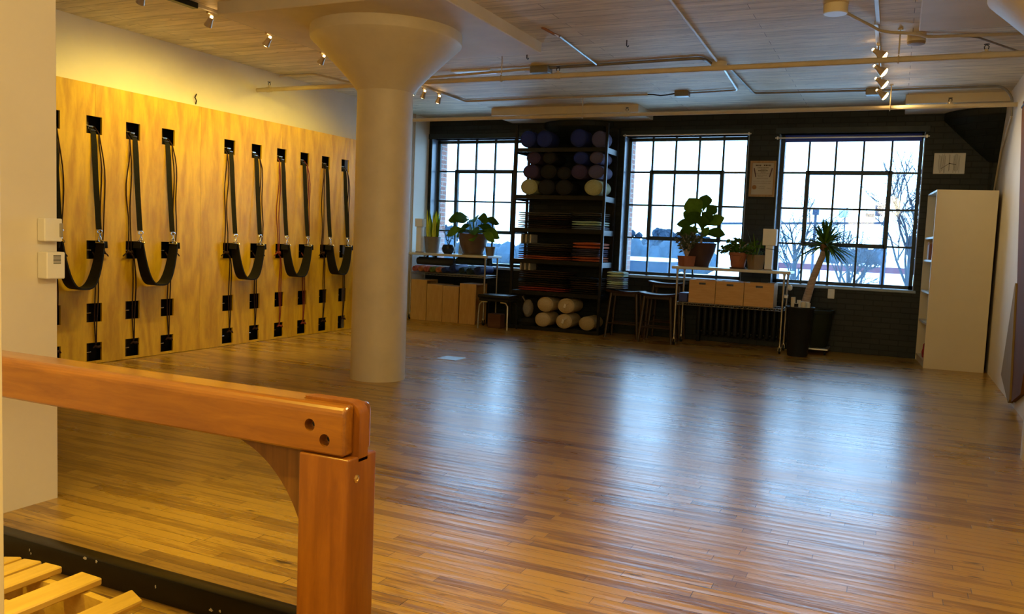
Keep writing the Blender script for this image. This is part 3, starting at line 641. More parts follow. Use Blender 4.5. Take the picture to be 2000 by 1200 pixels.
def detector(x, y, r, label, dial):
    t = thing('smoke_detector', label, 'smoke detector', (x, y, ZC))
    MB().lathe([(r, -.06), (r, 0)], (0, 0, 0), 28).build('base', BEAMW, t)
    MB().lathe([(r * .3, -.088 if dial else -.066), (r * .92, -.08 if dial else -.066), (r, -.06)], (0, 0, 0), 28).build('cover', WHITEPL if not dial else TANPOT, t)
detector(-.52, 6.58, .085, 'white round ceiling detector at the end of a bent conduit', False)
detector(.03, 7.62, .07, 'small tan ceiling detector near the right drop panel', True)
t = pipe_run('conduit', 'bent cream conduit from the white round detector across the track', 'conduit', [(-.45, 6.62, zc - .035), (-.22, 7.25, zc - .035), (.04, 7.38, zc - .035), (.09, 7.49, zc - .035), (.98, 7.6, zc - .035)], .013, PIPEW)
t = pipe_run('conduit', 'dark cable from the tan detector to the right wall', 'conduit', [(.1, 7.64, zc), (.45, 7.72, zc), (.98, 8.5, zc - .03)], .008, GREYC)
t = pipe_run('conduit', 'grey conduit slanting down the right wall behind the bookshelf top', 'conduit', [(.982, 10.03, zc - .31), (.982, 10.75, 2.45), (.982, 11.15, 2.02)], .011, PIPEW)
t = pipe_run('conduit', 'white conduit climbing the left wall beside the window with rolled mats', 'conduit', [(XL + .015, 10.75, .0), (XL + .015, 10.75, ZC)], .012, PIPEW)
tag(MB().box((-4.5, 8.02, ZC - .012), (-4.05, 8.25, ZC + .005), .003).build('ceiling_plate', WHITEPL), 'white blank plate on the ceiling right of the column top', 'cover plate')
tag(MB().box((-4.2, 7.38, -.001), (-3.98, 7.62, .004), .001).build('floor_plate', ZINC), 'flat steel plate set in the floor beyond the column', 'floor plate')
hk = 0
for x, y, lab in ((-3.35, 7.45, 'leftmost of the small hooks in the ceiling before the near sprinkler pipe'), (-2.28, 7.2, 'small hook in the ceiling between the bright conduit and the long conduit')):
    tag(MB().tube([(x, y, ZC), (x, y, ZC - .05), (x + .012, y, ZC - .062), (x + .02, y, ZC - .05)], .005, 6).build('ceiling_hook', BLKMET), lab, 'hook')

# ------------------------------------------------------------------ black storage rack
RX0, RX1, RY0, RY1 = -4.90, -3.585, 10.68, 11.12
rk = thing('storage_rack', 'tall black steel rack of bolsters and blankets between two windows', 'rack', (-4.2, 10.9, 0)); ro = Vector((-4.2, 10.9, 0))
LV = [.05, .545, .985, 1.42, 1.875, 2.52]
for x in (RX0, RX1):
    for y in (RY0, RY1):
        o = MB().box((x - .018, y - .018, 0), (x + .018, y + .018, 2.84), .003).build('post', BLKMET, rk, smooth=False); o.data.transform(Matrix.Translation(-ro))
for z in LV:
    b = MB().box((RX0 + .018, RY0 - .01, z - .02), (RX1 - .018, RY1 + .01, z), .002)
    b.box((RX0 + .018, RY0 - .016, z - .055), (RX1 - .018, RY0 - .004, z - .001)); b.box((RX0 + .018, RY1 + .004, z - .055), (RX1 - .018, RY1 + .016, z - .001))
    o = b.build('shelf', BLKMET, rk, smooth=False); o.data.transform(Matrix.Translation(-ro))
    for x in (RX0, RX1):
        o = MB().box((x - .012, RY0 + .02, z - .075), (x + .012, RY1 - .02, z + .0), .002).build('end_rail', BLKMET, rk, smooth=False); o.data.transform(Matrix.Translation(-ro))
CL = {}
def cloth(name, c, v=.12): return mat('cloth_' + name, c, .85, 0, v, 60., .25)
NAVY, PURP, CHARC, CREAM, OLIVE, LILAC = cloth('navy', (.010, .026, .19)), cloth('purple', (.06, .045, .11)), cloth('charcoal', (.022, .023, .028)), cloth('cream', (.50, .40, .24)), cloth('olive', (.40, .42, .24)), cloth('lilac', (.085, .08, .17))
ORANGE, RED, BRN, GRY, MINT, BLUEG = cloth('orange', (.44, .10, .025)), cloth('red', (.26, .03, .02)), cloth('brown', (.055, .035, .025)), cloth('grey', (.10, .095, .09)), cloth('mint', (.45, .62, .50)), cloth('bluegrey', (.20, .26, .36))
GOLD = cloth('gold', (.62, .34, .06))
def bolster(x, z, r, m, label, sq=(1, 1), y0=10.66, L_=.42, strap=False, group='bolsters on the black rack'):
    t = thing('bolster', label, 'bolster', (x, y0, z), 0, group)
    z_ = z + .004; t.location.z = z_; e = .05
    if z > 2.4: L_ = min(L_, 11.0 - y0)
    prof = [(.0, 0), (r * .55, .0), (r * .8, .008), (r * .95, .025), (r, e)] + [(r * 1.01, L_ / 2), (r, L_ - e), (r * .95, L_ - .02), (r * .75, L_ - .004), (0, L_)]
    o = MB().lathe(prof, (0, 0, 0), 28, 'Y', sq, cap=False).build('cover', m, t, angle=60)
    MB().tube([(r * .96 * math.cos(a) * sq[0], .022, r * .96 * math.sin(a) * sq[1]) for a in [2 * PI * k / 28 for k in range(28)]], .004, 6, True).build('piping', m, t)
    if strap:
        MB().sweep([(-r * .35, .002, -r * .62 * sq[1]), (-.015, -.012, 0), (r * .35, .002, r * .62 * sq[1])], (1, 0, -.6), .035, .006).build('handle', m, t)
        MB().box((-.02, -.018, -.028), (.012, -.014, .028), .001, Matrix.Rotation(.3, 3, 'Y'), (0, 0, 0)).build('label_tag', WHITEPL, t)
    return t
z0 = LV[5]
bolster(-4.735, z0 + .118, .115, NAVY, 'navy bolster at the window end of the top shelf'); bolster(-4.49, z0 + .12, .117, NAVY, 'navy bolster second from the window end of the top shelf')
bolster(-3.99, z0 + .125, .122, NAVY, 'navy bolster alone right of the gap on the top shelf'); bolster(-3.72, z0 + .115, .112, LILAC, 'lilac bolster at the right end of the top shelf', y0=10.74, L_=.36)
z0 = LV[4]
bolster(-4.69, z0 + .108, .125, OLIVE, 'cream green bolster at the window end of the second shelf', (1, .85)); bolster(-3.745, z0 + .108, .127, OLIVE, 'cream green bolster at the right end of the second shelf', (1.02, .84))
bolster(-4.43, z0 + .107, .125, CHARC, 'dark bolster beside the cream green one at the window end', (1, .85)); bolster(-4.17, z0 + .105, .123, CHARC, 'dark bolster lying mid shelf under the charcoal pair', (1, .85))
bolster(-3.96, z0 + .318, .115, PURP, 'dark purple bolster in the middle layer of the second shelf', (1, .85)); bolster(-3.718, z0 + .318, .112, LILAC, 'lilac bolster in the middle layer above the right cream green one', (1, .82))
bolster(-4.67, z0 + .318, .12, PURP, 'purple bolster resting on the left cream green one', (1, .82)); bolster(-4.41, z0 + .318, .12, CHARC, 'charcoal bolster in the middle layer beside the purple one', (1, .82)); bolster(-4.18, z0 + .30, .10, CHARC, 'slim charcoal bolster in the middle layer at mid shelf', (1, .85))
bolster(-4.64, z0 + .505, .105, PURP, 'purple bolster topmost at the window end of the second shelf', (1, .8)); bolster(-3.95, z0 + .505, .105, NAVY, 'navy bolster topmost on the second shelf', (1, .8)); bolster(-3.72, z0 + .505, .10, LILAC, 'lilac bolster topmost at the right end of the second shelf', (1, .8)); bolster(-4.40, z0 + .505, .10, CHARC, 'charcoal bolster topmost beside the purple one', (1, .8))
z0 = LV[0]
bolster(-4.40, z0 + .099, .115, CREAM, 'cream bolster lower left of the four on the bottom shelf', (1, .86)); bolster(-4.08, z0 + .10, .117, CREAM, 'strapped cream bolster lower middle of the bottom shelf', (1, .86), strap=True)
bolster(-4.37, z0 + .315, .115, CREAM, 'round cream bolster upper left of the four on the bottom shelf', (1.02, .9)); bolster(-4.06, z0 + .315, .12, CREAM, 'strapped cream bolster upper middle of the bottom shelf', (1.02, .86), strap=True)
bolster(-3.75, z0 + .095, .11, cloth('sand', (.40, .31, .16)), 'sand coloured bolster alone at the right of the bottom shelf', (1.03, .86))
t = thing('cushion', 'grey cushion tilted at the left end of the bottom shelf', 'cushion', (-4.66, 10.68, z0 + .21))
MB().lathe([(0, -.07), (.07, -.06), (.10, -.02), (.10, .02), (.07, .06), (0, .07)], (0, .08, .03), 20, 'Y', (.75, 1.25), cap=False).build('cover', cloth('stone', (.26, .23, .2)), t)
MB().sweep([(-.05, .08, .13), (-.09, .08, .19), (-.07, .08, .2)], (0, 1, 0), .03, .012).build('corner_tie', cloth('stone', (.26, .23, .2)), t)
t = thing('meditation_pillow', 'dark low pillow under the tilted grey cushion', 'pillow', (-4.68, 10.75, z0 + .002))
MB().lathe([(0, 0), (.12, .0), (.145, .05), (.12, .10), (0, .115)], (0, 0.05, 0), 24).build('cover', CHARC, t)

def blanket(x0, x1, z, h, m, label, y0=10.66, d=.42, m2=None, group='folded blankets on the black rack'):
    """folded blanket: two rounded layers with a sagging front fold"""
    t = thing('folded_blanket', label, 'blanket', ((x0 + x1) / 2, y0, z), 0, group); hw = (x1 - x0) / 2; ph = random.uniform(0, 6); n = 9
    for k in range(2):
        hz0 = h * .5 * k + .001; hz1 = h * .5 * (k + 1); b = MB(); rings = []
        for i in range(n + 1):
            x = -hw + 2 * hw * i / n; e = math.sin(PI * (i + .35) / (n + .7)) ** .25; wz = .006 * math.sin(ph + i * .9) * k
            mid, hh = (hz0 + hz1) / 2 + wz * .5, (hz1 - hz0) / 2 * e
            ring = []
            for q in range(16):
                a = 2 * PI * q / 16; cx, cz = math.cos(a), math.sin(a)
                yy = d / 2 + (d / 2 - .004) * math.copysign(abs(cx) ** .45, cx) + .01 * math.sin(ph + i)
                ring.append(b.bm.verts.new((x, yy, mid + hh * math.copysign(abs(cz) ** .7, cz))))
            rings.append(ring)
        for a_, b_ in zip(rings, rings[1:]):
            for q in range(16): b.bm.faces.new((a_[q], a_[(q + 1) % 16], b_[(q + 1) % 16], b_[q]))
        b.bm.faces.new(rings[0][::-1]); b.bm.faces.new(rings[-1])
        b.build('fold', (m2 or m) if k else m, t, angle=70)
    return t
def stack(x0, x1, z, items, where, **kw):
    for i, (h, m, nm) in enumerate(items):
        pos = ('bottom', 'second from the bottom', 'third from the bottom', 'fourth from the bottom', 'fifth from the bottom')[i] if i < len(items) - 1 else 'top'
        j = random.uniform(-.012, .012)
        blanket(x0 + j, x1 + j, z, h, m, '%s folded blanket, %s of the %s' % (nm, pos, where), **kw); z += h + .004
    return z
stack(-4.83, -4.06, LV[3], [(.05, BRN, 'brown'), (.055, CHARC, 'charcoal'), (.05, BRN, 'brown'), (.055, GRY, 'dark grey')], 'left stack on the third shelf')
stack(-4.02, -3.61, LV[3], [(.05, BLUEG, 'blue grey'), (.065, MINT, 'mint'), (.055, CHARC, 'charcoal'), (.05, GRY, 'dark grey')], 'right stack on the third shelf')
stack(-4.80, -4.08, LV[2], [(.055, ORANGE, 'orange'), (.06, CHARC, 'charcoal'), (.05, BRN, 'brown'), (.05, GRY, 'dark grey')], 'left stack on the fourth shelf')
stack(-4.0, -3.61, LV[2], [(.07, ORANGE, 'orange'), (.05, LILAC, 'lilac'), (.045, LILAC, 'lilac grey'), (.09, ORANGE, 'orange')], 'right stack on the fourth shelf')
stack(-4.78, -4.08, LV[1], [(.06, RED, 'dark red'), (.055, BRN, 'brown'), (.05, CHARC, 'charcoal'), (.06, BRN, 'brown'), (.05, BRN, 'dark brown')], 'left stack on the fifth shelf')
stack(-4.02, -3.62, LV[1], [(.055, CHARC, 'charcoal'), (.05, BRN, 'brown'), (.06, BRN, 'dark brown'), (.05, CHARC, 'charcoal')], 'right stack on the fifth shelf')
FOAM = mat('pale_foam', (.50, .49, .46), .8, 0, .1, 30.)
for k in range(5):
    for zz, lv, nm in ((1.20, LV[2], 'fourth'), (.825, LV[1], 'fifth')):
        x = -4.80 + k * .033
        tag(MB().box((x, 10.72, zz), (x + .026, 10.95, zz + .13), .005).build('foam_pad', FOAM if k % 2 == 0 else GRY), '%s foam pad, number %s from the window in the row on the %s shelf blankets' % ('pale' if k % 2 == 0 else 'grey', ('one', 'two', 'three', 'four', 'five')[k], nm), 'foam pad', 'foam pads standing on the blankets')

# ------------------------------------------------------------------ left table with plants and mats
def caster(t, x, y, z=.0, off=None):
    b = MB().lathe([(.012, .07), (.016, .085), (.012, .11)], (x, y, z), 12).box((x - .018, y - .02, z + .035), (x - .012, y + .03, z + .085), .002).box((x + .012, y - .02, z + .035), (x + .018, y + .03, z + .085), .002)
    o = b.build('caster', CHROME, t); o.data.transform(Matrix.Translation(-off))
    w = MB().lathe([(.02, -.011), (.034, -.011), (.038, -.006), (.038, .006), (.034, .011), (.02, .011)], (x, y + .01, z + .038), 20, 'X').build('wheel', BLKMET, o); w.data.transform(Matrix.Translation(-off))
def cart(name, label, x0, x1, y0, y1, top, shelf, posts_in, chrome, thick, lip):
    c = Vector(((x0 + x1) / 2, (y0 + y1) / 2, 0)); t = thing(name, label, 'table', c)
    o = MB().box((x0, y0 - .02, top - thick), (x1, y1 + .02, top), .006).build('table_top', WHITEP, t); o.data.transform(Matrix.Translation(-c))
    for x in (x0 + posts_in, x1 - posts_in):
        for y in (y0 + .015, y1 - .015):
            o = MB().tube([(x, y, .1), (x, y, top - thick)], .0135, 12).lathe([(.018, 0), (.018, .02)], (x, y, top - thick - .021), 12).build('post', chrome, t); o.data.transform(Matrix.Translation(-c))
            caster(t, x, y, 0, c)
    s = MB()
    for y in (y0 + .015, y1 - .015): s.tube([(x0 + posts_in, y, shelf), (x1 - posts_in, y, shelf)], .006, 8).tube([(x0 + posts_in, y, shelf - .028), (x1 - posts_in, y, shelf - .028)], .004, 8)
    for x in (x0 + posts_in, x1 - posts_in): s.tube([(x, y0 + .015, shelf), (x, y1 - .015, shelf)], .006, 8).tube([(x, y0 + .015, shelf - .028), (x, y1 - .015, shelf - .028)], .004, 8)
    n = 44; L_ = x1 - x0 - 2 * posts_in
    for k in range(1, n): s.tube([(x0 + posts_in + L_ * k / n, y0 + .015, shelf), (x0 + posts_in + L_ * k / n, y1 - .015, shelf)], .0022, 4)
    for k in range(0, n): s.tube([(x0 + posts_in + L_ * k / n, y0 + .015, shelf - (.0 if k % 2 else .028)), (x0 + posts_in + L_ * (k + 1) / n, y0 + .015, shelf - (.028 if k % 2 else .0))], .002, 4)
    o = s.build('wire_shelf', chrome, t); o.data.transform(Matrix.Translation(-c))
    return t
POST = mat('dull_chrome', (.34, .33, .31), .38, 1., .06, 15.)
cart('utility_table', 'white topped metal table of plants beside the left window', -6.58, -5.25, 10.62, 11.05, 1.0, .71, .05, POST, .035, 0)
def pot(t, prof, m, n=28, sq=(1, 1), soil=True, saucer=None):
    r, zt = prof[-1]
    MB().lathe([(0.001, prof[0][1])] + prof + [(r - .012, zt), (r - .016, zt - .03)], (0, 0, 0), n, 'Z', sq, cap=False).build('pot', m, t)
    if soil: MB().lathe([(.001, zt - .026), (r - .014, zt - .028)], (0, 0, 0), n, 'Z', sq, cap=False).build('soil', SOIL, t)
    if saucer: MB().lathe([(.001, 0), (saucer * .9, 0), (saucer, .018), (saucer - .008, .018), (saucer - .015, .006)], (0, 0, -.0), 28, cap=False).build('saucer', saucer_m[0], t)
saucer_m = [TANPOT]
ZT_ = 1.001
t = thing('snake_plant', 'upright snake plant in a grey pot beside the white lantern box', 'plant', (-6.26, 10.78, ZT_))
pot(t, [(.095, 0), (.10, .02), (.125, .23), (.13, .24)], GREYPOT)
for k in range(32):
    a = random.uniform(0, 2 * PI); r = random.uniform(0, .085); tl_ = random.uniform(.05, .14)
    MB().leaf((r * math.cos(a), r * math.sin(a), .21), (math.cos(a) * tl_, math.sin(a) * tl_, 1), random.uniform(.26, .46), .054, up=(random.uniform(-.6, .6), -1, 0), bend=-.0, fold=.12, shape=2).build('leaf', LEAFY if k % 3 else LEAFG, t)
def box_lantern(name, label, x, y, z, w1, h1, w2, h2):
    t = thing(name, label, 'lamp', (x, y, z))
    PAPER = mat('white_paper_shade', (.82, .82, .80), .7, 0, .03, 20.)
    MB().box((-w1 / 2, -w1 / 2, .012), (w1 / 2, w1 / 2, h1), .003).build('lower_shade', PAPER, t, smooth=False)
    if w2: MB().box((-w2 / 2, -w2 / 2, h1 + .0005), (w2 / 2, w2 / 2, h1 + h2), .003).build('upper_shade', PAPER, t, smooth=False)
    MB().box((-w1 / 2 - .004, -w1 / 2 - .004, 0), (w1 / 2 + .004, w1 / 2 + .004, .012), .002).build('base', TANPOT, t, smooth=False)
    return t
box_lantern('paper_lantern', 'plain white paper lantern beside the snake plant', -6.43, 10.70, ZT_, .085, .38, .12, .12)
t = thing('fig_plant', 'broad leaved plant in a big brown bowl on the left table', 'plant', (-5.60, 10.82, ZT_))
saucer_m[0] = TANPOT
pot(t, [(.14, .015), (.15, .03), (.195, .14), (.215, .24), (.212, .30), (.218, .31)], TAUPE, saucer=.165)
for k in range(19):
    a = 2 * PI * k / 19 * 2.4 + .4; sp = random.uniform(.05, .2); hh = random.uniform(.44, .62) if k % 3 else random.uniform(.36, .44)
    hh -= .06; b0, b1 = Vector((.03 * math.cos(a), .03 * math.sin(a), .27)), Vector((sp * math.cos(a), sp * math.sin(a) * .8, hh))
    st = MB().tube([b0, (b0 + b1) / 2 + Vector((0, 0, .04)), b1], .005, 6).build('stem', LEAFG, t)
    MB().leaf(b1, (math.cos(a), math.sin(a), .25 if hh > .5 else -.1), random.uniform(.20, .28), random.uniform(.14, .19), up=(.3 * math.cos(a), -1, .45), bend=.4, fold=.06, n=7, shape=1).build('leaf', LEAFG if k % 3 == 0 else LEAFD, st)
t = thing('succulent_pot', 'small dark bowl of sparse twigs between the two larger plants', 'plant', (-5.98, 10.76, ZT_))
pot(t, [(.06, 0), (.085, .03), (.098, .075), (.08, .12), (.07, .135)], mat('blue_black_glaze', (.025, .03, .045), .2, 0, .1))
for k in range(9):
    a = 2 * PI * k / 9; l = random.uniform(.2, .38); d = Vector((math.cos(a) * .4, math.sin(a) * .3, 1)).normalized()
    tw = MB().tube([Vector((0, 0, .11)), Vector((0, 0, .11)) + d * l * .5 + Vector((.01, 0, 0)), Vector((0, 0, .11)) + d * l], [.004, .003, .0015], 6).build('twig', LEAFGREY, t)
    lf = MB()
    for q in range(3): lf.leaf(Vector((0, 0, .11)) + d * l * (.3 + .25 * q), (math.cos(a + q * 2), math.sin(a + q * 2), .8), .06, .014)
    lf.build('leaves', LEAFGREY, tw)
tag(MB().box((-5.92, 10.97, ZT_), (-5.80, 10.99, ZT_ + .155), .002, Matrix.Rotation(-.15, 3, 'X')).build('white_card', WHITEP), 'small white card standing behind the dark bowl of twigs', 'card')
t = thing('seedling_pot', 'small grey pot at the right of the big brown bowl', 'plant', (-5.34, 10.86, ZT_))
pot(t, [(.055, 0), (.075, .12), (.078, .13)], GREYPOT)
for k in range(6): MB().leaf((0, 0, .1), (math.cos(k), math.sin(k), .7), .07, .025).build('leaf', LEAFG, t)
# rolled mats on the wire shelf
def mat_roll(x, z, r, m, label, lay='Y', L_=.42, y0=10.62):
    t = thing('yoga_mat', label, 'yoga mat', (x, y0, z), 0, 'rolled yoga mats on the left table')
    sp = []
    turns = 3.2; n = 44; th = r * .115
    for i in range(n + 1):
        a = 2 * PI * turns * i / n; rr = r * .18 + (r - r * .18 - th / 2) * i / n; sp.append((rr * math.cos(a), rr * math.sin(a)))
    pts = [((u, 0, v) if lay == 'Y' else (0, u, v)) for u, v in sp]
    b = MB(); wv = Vector((0, L_, 0)) if lay == 'Y' else Vector((L_, 0, 0)); prev = None
    for i, p_ in enumerate(pts):
        pv = Vector(p_); nn = pv.normalized() * th / 2; ring = [b.bm.verts.new(q) for q in (pv + nn, pv - nn, pv - nn + wv, pv + nn + wv)]
        if prev:
            for j in range(4): b.bm.faces.new((prev[j], prev[(j + 1) % 4], ring[(j + 1) % 4], ring[j]))
        else: b.bm.faces.new(ring[::-1])
        prev = ring
    b.bm.faces.new(prev); b.build('roll', m, t, angle=50); return t
MRED, MGRN, MBLU, MTEAL, MGREY, MORG = (mat('foam_' + n_, c, .7, 0, .1, 40., .1) for n_, c in (('red', (.42, .10, .06)), ('green', (.10, .16, .03)), ('blue', (.015, .035, .19)), ('teal', (.03, .06, .09)), ('grey', (.05, .055, .062)), ('orange', (.45, .16, .06))))
zs = .718
for k, (x, m, lab) in enumerate(((-6.462, MRED, 'red rolled mat at the wall end of the wire shelf'), (-6.362, MORG, 'orange rolled mat second from the wall end'), (-6.262, MRED, 'red rolled mat third from the wall end'), (-6.165, MGRN, 'green rolled mat between red and orange rolls'), (-6.065, MORG, 'orange rolled mat beside the blue rolls'), (-5.965, MBLU, 'dark blue rolled mat beside the orange roll'))):
    mat_roll(x, zs + .048, .047, m, lab)
mat_roll(-6.50, zs + .16, .062, MGREY, 'grey mat lying crosswise on top of the red rolls', 'X', .62, 10.78)
mat_roll(-5.83, zs + .068, .066, MBLU, 'navy rolled mat in the middle of the wire shelf'); mat_roll(-5.85, zs + .19, .055, MTEAL, 'teal rolled mat resting on the navy roll', 'X', .55, 10.80)
mat_roll(-5.675, zs + .055, .053, MTEAL, 'teal rolled mat right of the navy roll'); mat_roll(-5.55, zs + .055, .053, MTEAL, 'teal rolled mat next to the bright blue roll'); mat_roll(-5.42, zs + .066, .064, MBLU, 'bright blue rolled mat at the right end of the wire shelf')
# wood boxes
def open_box(x0, x1, h, label, y0=10.64, d=.33):
    w = x1 - x0; t = thing('wooden_box', label, 'box', ((x0 + x1) / 2, y0, 0), 0, 'birch boxes under the left table'); e = .017; hw = w / 2
    MB().box((-hw, 0, 0), (hw, e, h), .002).build('front_panel', BOXW, t, smooth=False); MB().box((-hw, d - e, 0), (hw, d, h), .002).build('back_panel', BOXW, t, smooth=False)
    MB().box((-hw, e, h - e), (hw, d - e, h), .001).build('top_panel', BOXW, t, smooth=False); MB().box((-hw, e, 0), (hw, d - e, e), .001).build('bottom_panel', BOXW, t, smooth=False)
    MB().box((-hw, e, e), (-hw + e, d - e, h - e)).build('side_panel', BOXW, t, smooth=False)
open_box(-6.52, -6.255, .60, 'tall birch box nearest the left wall'); open_box(-6.245, -5.985, .545, 'second birch box from the left wall'); open_box(-5.978, -5.715, .535, 'third birch box from the left wall'); open_box(-5.70, -5.435, .585, 'birch box with open side facing the black stool', d=.36)
# black stool
t = thing('stacking_stool', 'black cushioned stool with steel legs beside the rack', 'stool', (-4.985, 10.45, 0))
MB().box((-.245, -.17, .425), (.245, .17, .475), .02, seg=3).build('seat', mat('black_vinyl', (.014, .015, .018), .35, 0, .2, 12.), t)
MB().box((-.225, -.15, .385), (.225, .15, .424), .004).build('seat_frame', BLKMET, t)
for sx in (-1, 1):
    for sy in (-1, 1):
        MB().tube([(sx * .10, sy * .13, .375), (sx * .185, sy * .14, .37), (sx * .215, sy * .15, .33), (sx * .225, sy * .16, .0)], .0115, 8).build('leg', ZINC if sy < 0 else BLKMET, t)
tag(MB().box((-5.14, 10.45, 0), (-4.94, 10.60, .20), .008).build('cork_block', wood('cork_brown', (.09, .035, .015), (.14, .06, .025), 0, .8)), 'dark brown block on the floor under the black stool', 'block')

# ------------------------------------------------------------------ wooden stools
def saddle_stool(x, y, h, w, label):
    t = thing('wooden_stool', label, 'stool', (x, y, 0), 0, 'dark wooden stools under the window')
    b = MB(); n = 12; rings = []
    for i in range(n + 1):
        u = -1 + 2 * i / n; zz = h - .032 + .022 * u * u
        rings.append([b.bm.verts.new((u * w / 2, yy, zz + dz)) for yy, dz in ((-.13, -.022), (-.14, 0.0), (-.13, .008), (.13, .008), (.14, 0), (.13, -.022))])
    for p_, q_ in zip(rings, rings[1:]):
        for j in range(6): b.bm.faces.new((p_[j], p_[(j + 1) % 6], q_[(j + 1) % 6], q_[j]))
    b.bm.faces.new(rings[0][::-1]); b.bm.faces.new(rings[-1]); b.build('seat', STOOLW, t)
    for sx in (-1, 1):
        for sy in (-1, 1):
            MB().tube([(sx * w * .36, sy * .095, h - .05), (sx * w * .46, sy * .14, 0)], [.02, .017], 8).build('leg', STOOLW, t)
    for sy in (-1, 1): MB().tube([(-w * .43, sy * .125, h * .3), (w * .43, sy * .125, h * .3)], .011, 8).build('stretcher', STOOLW, t)
    for sx in (-1, 1): MB().tube([(sx * w * .425, -.122, h * .38), (sx * w * .425, .122, h * .38)], .011, 8).build('stretcher', STOOLW, t)
    for sy in (-1, 1): MB().box((-w * .34, sy * .0925 - .0075, h - .085), (w * .34, sy * .0925 + .0075, h - .045), .002).build('apron', STOOLW, t)
saddle_stool(-3.23, 10.72, .645, .48, 'dark wooden stool with folded towels beside the rack'); saddle_stool(-2.73, 10.55, .645, .47, 'dark wooden stool second from the rack'); saddle_stool(-2.735, 10.995, .775, .48, 'taller dark wooden stool against the wall under the window')
blk = [(.05, BLUEG, 'blue grey'), (.05, MINT, 'pale mint'), (.045, BLUEG, 'light blue'), (.075, MINT, 'pale mint')]
zz = .648
for i, (h_, m_, nm) in enumerate(blk):
    blanket(-3.47, -3.24, zz, h_, m_, '%s towel, %s of the pile on the stool by the rack' % (nm, ('lowest', 'second up', 'third up', 'topmost')[i]), 10.60, .24, group='towels piled on a stool'); zz += h_ + .003

# ------------------------------------------------------------------ radiator
t = thing('radiator', 'dark cast iron radiator under the plant cart', 'radiator', (-1.75, 11.08, 0)); 
for k in range(15):
    x = -.56 + k * .08
    MB().box((x - .03, -.07, .09), (x + .03, .07, .60), .025, seg=3).build('section', BLKMET, t)
MB().tube([(-.6, 0, .14), (.6, 0, .14)], .02, 10).tube([(-.6, 0, .55), (.6, 0, .55)], .02, 10).build('header_pipe', BLKMET, t)
for x in (-.56, .56): MB().box((x - .02, -.05, 0), (x + .02, .05, .1), .004).build('foot', BLKMET, t)

# ------------------------------------------------------------------ plant cart with bins
cart('utility_cart', 'white topped wheeled cart of plants in front of the radiator', -2.55, -1.12, 10.40, 10.82, 1.0, .545, .07, POST, .035, 0)
ZT2 = 1.001
t = thing('fiddle_leaf_fig', 'tall fiddle leaf fig in the big brown pot on the cart', 'plant', (-2.275, 10.72, ZT2))
pot(t, [(.115, 0), (.125, .03), (.185, .20), (.198, .28), (.205, .30)], BROWNPOT)
MB().tube([(0, 0, .27), (.02, .01, .5), (-.01, 0, .72)], [.014, .011, .007], 8).build('stem', BARK, t)
random.seed(21)
for k, (dx, dz, z_, l, w_, dy) in enumerate(((-.5, 1, .56, .34, .25, -.15), (.12, 1, .66, .24, .17, .1), (.75, .85, .60, .22, .15, -.1), (-1, .35, .62, .22, .17, .1), (.9, .5, .50, .29, .16, -.2), (-1, .0, .56, .27, .12, -.1), (-.9, -.25, .50, .24, .17, -.2), (1, -.05, .46, .26, .13, -.1), (.3, -.2, .50, .2, .15, -.5), (-.3, .5, .50, .25, .19, -.4), (.45, .9, .48, .24, .17, -.3), (.1, .6, .42, .24, .18, -.3), (-.6, .2, .42, .2, .14, .5), (.6, .2, .40, .22, .13, .3))):
    d = Vector((dx, dy, dz)).normalized(); e_ = Vector((0, 0, z_)) + d * .05
    st = MB().tube([(0, 0, z_ - .03), e_], .005, 6).build('petiole', LEAFG, t)
    MB().leaf(e_, d, l, w_, up=(.25 * math.sin(k * 2.3), -1, .35 * math.cos(k * 1.7)), bend=.12, fold=.08, n=8, shape=1).build('leaf', LEAFD if k % 4 else LEAFG, st)
def bush(name, label, x, y, z, prof, m, spread, hgt, nb, ml, seed, saucer=None, ls=(.05, .025), base=.0, sq=(1, 1), npot=28):
    random.seed(seed); t = thing(name, label, 'plant', (x, y, z)); pot(t, prof, m, npot, sq, saucer=saucer); zt = prof[-1][1]
    for k in range(nb):
        a = 2 * PI * k / nb + random.uniform(-.3, .3); l = hgt * random.uniform(.6, 1); sp = spread * random.uniform(.35, 1)
        p0 = Vector((0, 0, zt - .03)); p2 = Vector((sp * math.cos(a), sp * math.sin(a) * .75, zt + l - sp * base)); p1 = (p0 + p2) / 2 + Vector((0, 0, l * .25))
        br_ = MB().tube([p0, p1, p2], [.005, .004, .002], 5).build('branch', BARK, t)
        lf = MB()
        for q in range(16):
            u = .3 + .7 * q / 15; pp = p0 * (1 - u) ** 2 + p1 * 2 * u * (1 - u) + p2 * u * u; b_ = random.uniform(0, 2 * PI)
            lf.leaf(pp, (math.cos(b_), math.sin(b_), random.uniform(-.2, .9)), ls[0] * random.uniform(.8, 1.3), ls[1] * 1.25, up=(0, -1, .6), bend=.3, n=4)
        lf.build('leaves', ml, br_)
    return t
bush('jade_plant', 'small grey leaved bush in a square terracotta pot on the cart', -2.385, 10.45, ZT2, [(.10, 0), (.115, .125), (.118, .13)], TERRA, .20, .30, 15, LEAFGREY, 3, sq=(1, 1), ls=(.055, .022), npot=4)
saucer_m[0] = BROWNPOT
bush('ivy_plant', 'trailing bushy plant in a round terracotta pot mid cart', -1.76, 10.52, ZT2, [(.075, .016), (.085, .03), (.105, .16), (.118, .165), (.12, .20)], TERRA, .30, .30, 18, LEAFD, 5, saucer=.105, ls=(.05, .034), base=.75)
random.seed(9)
t = thing('spider_plant', 'arching bladed plant in a tan pot beside the tiered lantern', 'plant', (-1.55, 10.52, ZT2))
pot(t, [(.085, 0), (.09, .02), (.11, .17), (.112, .18)], TANPOT, 4)
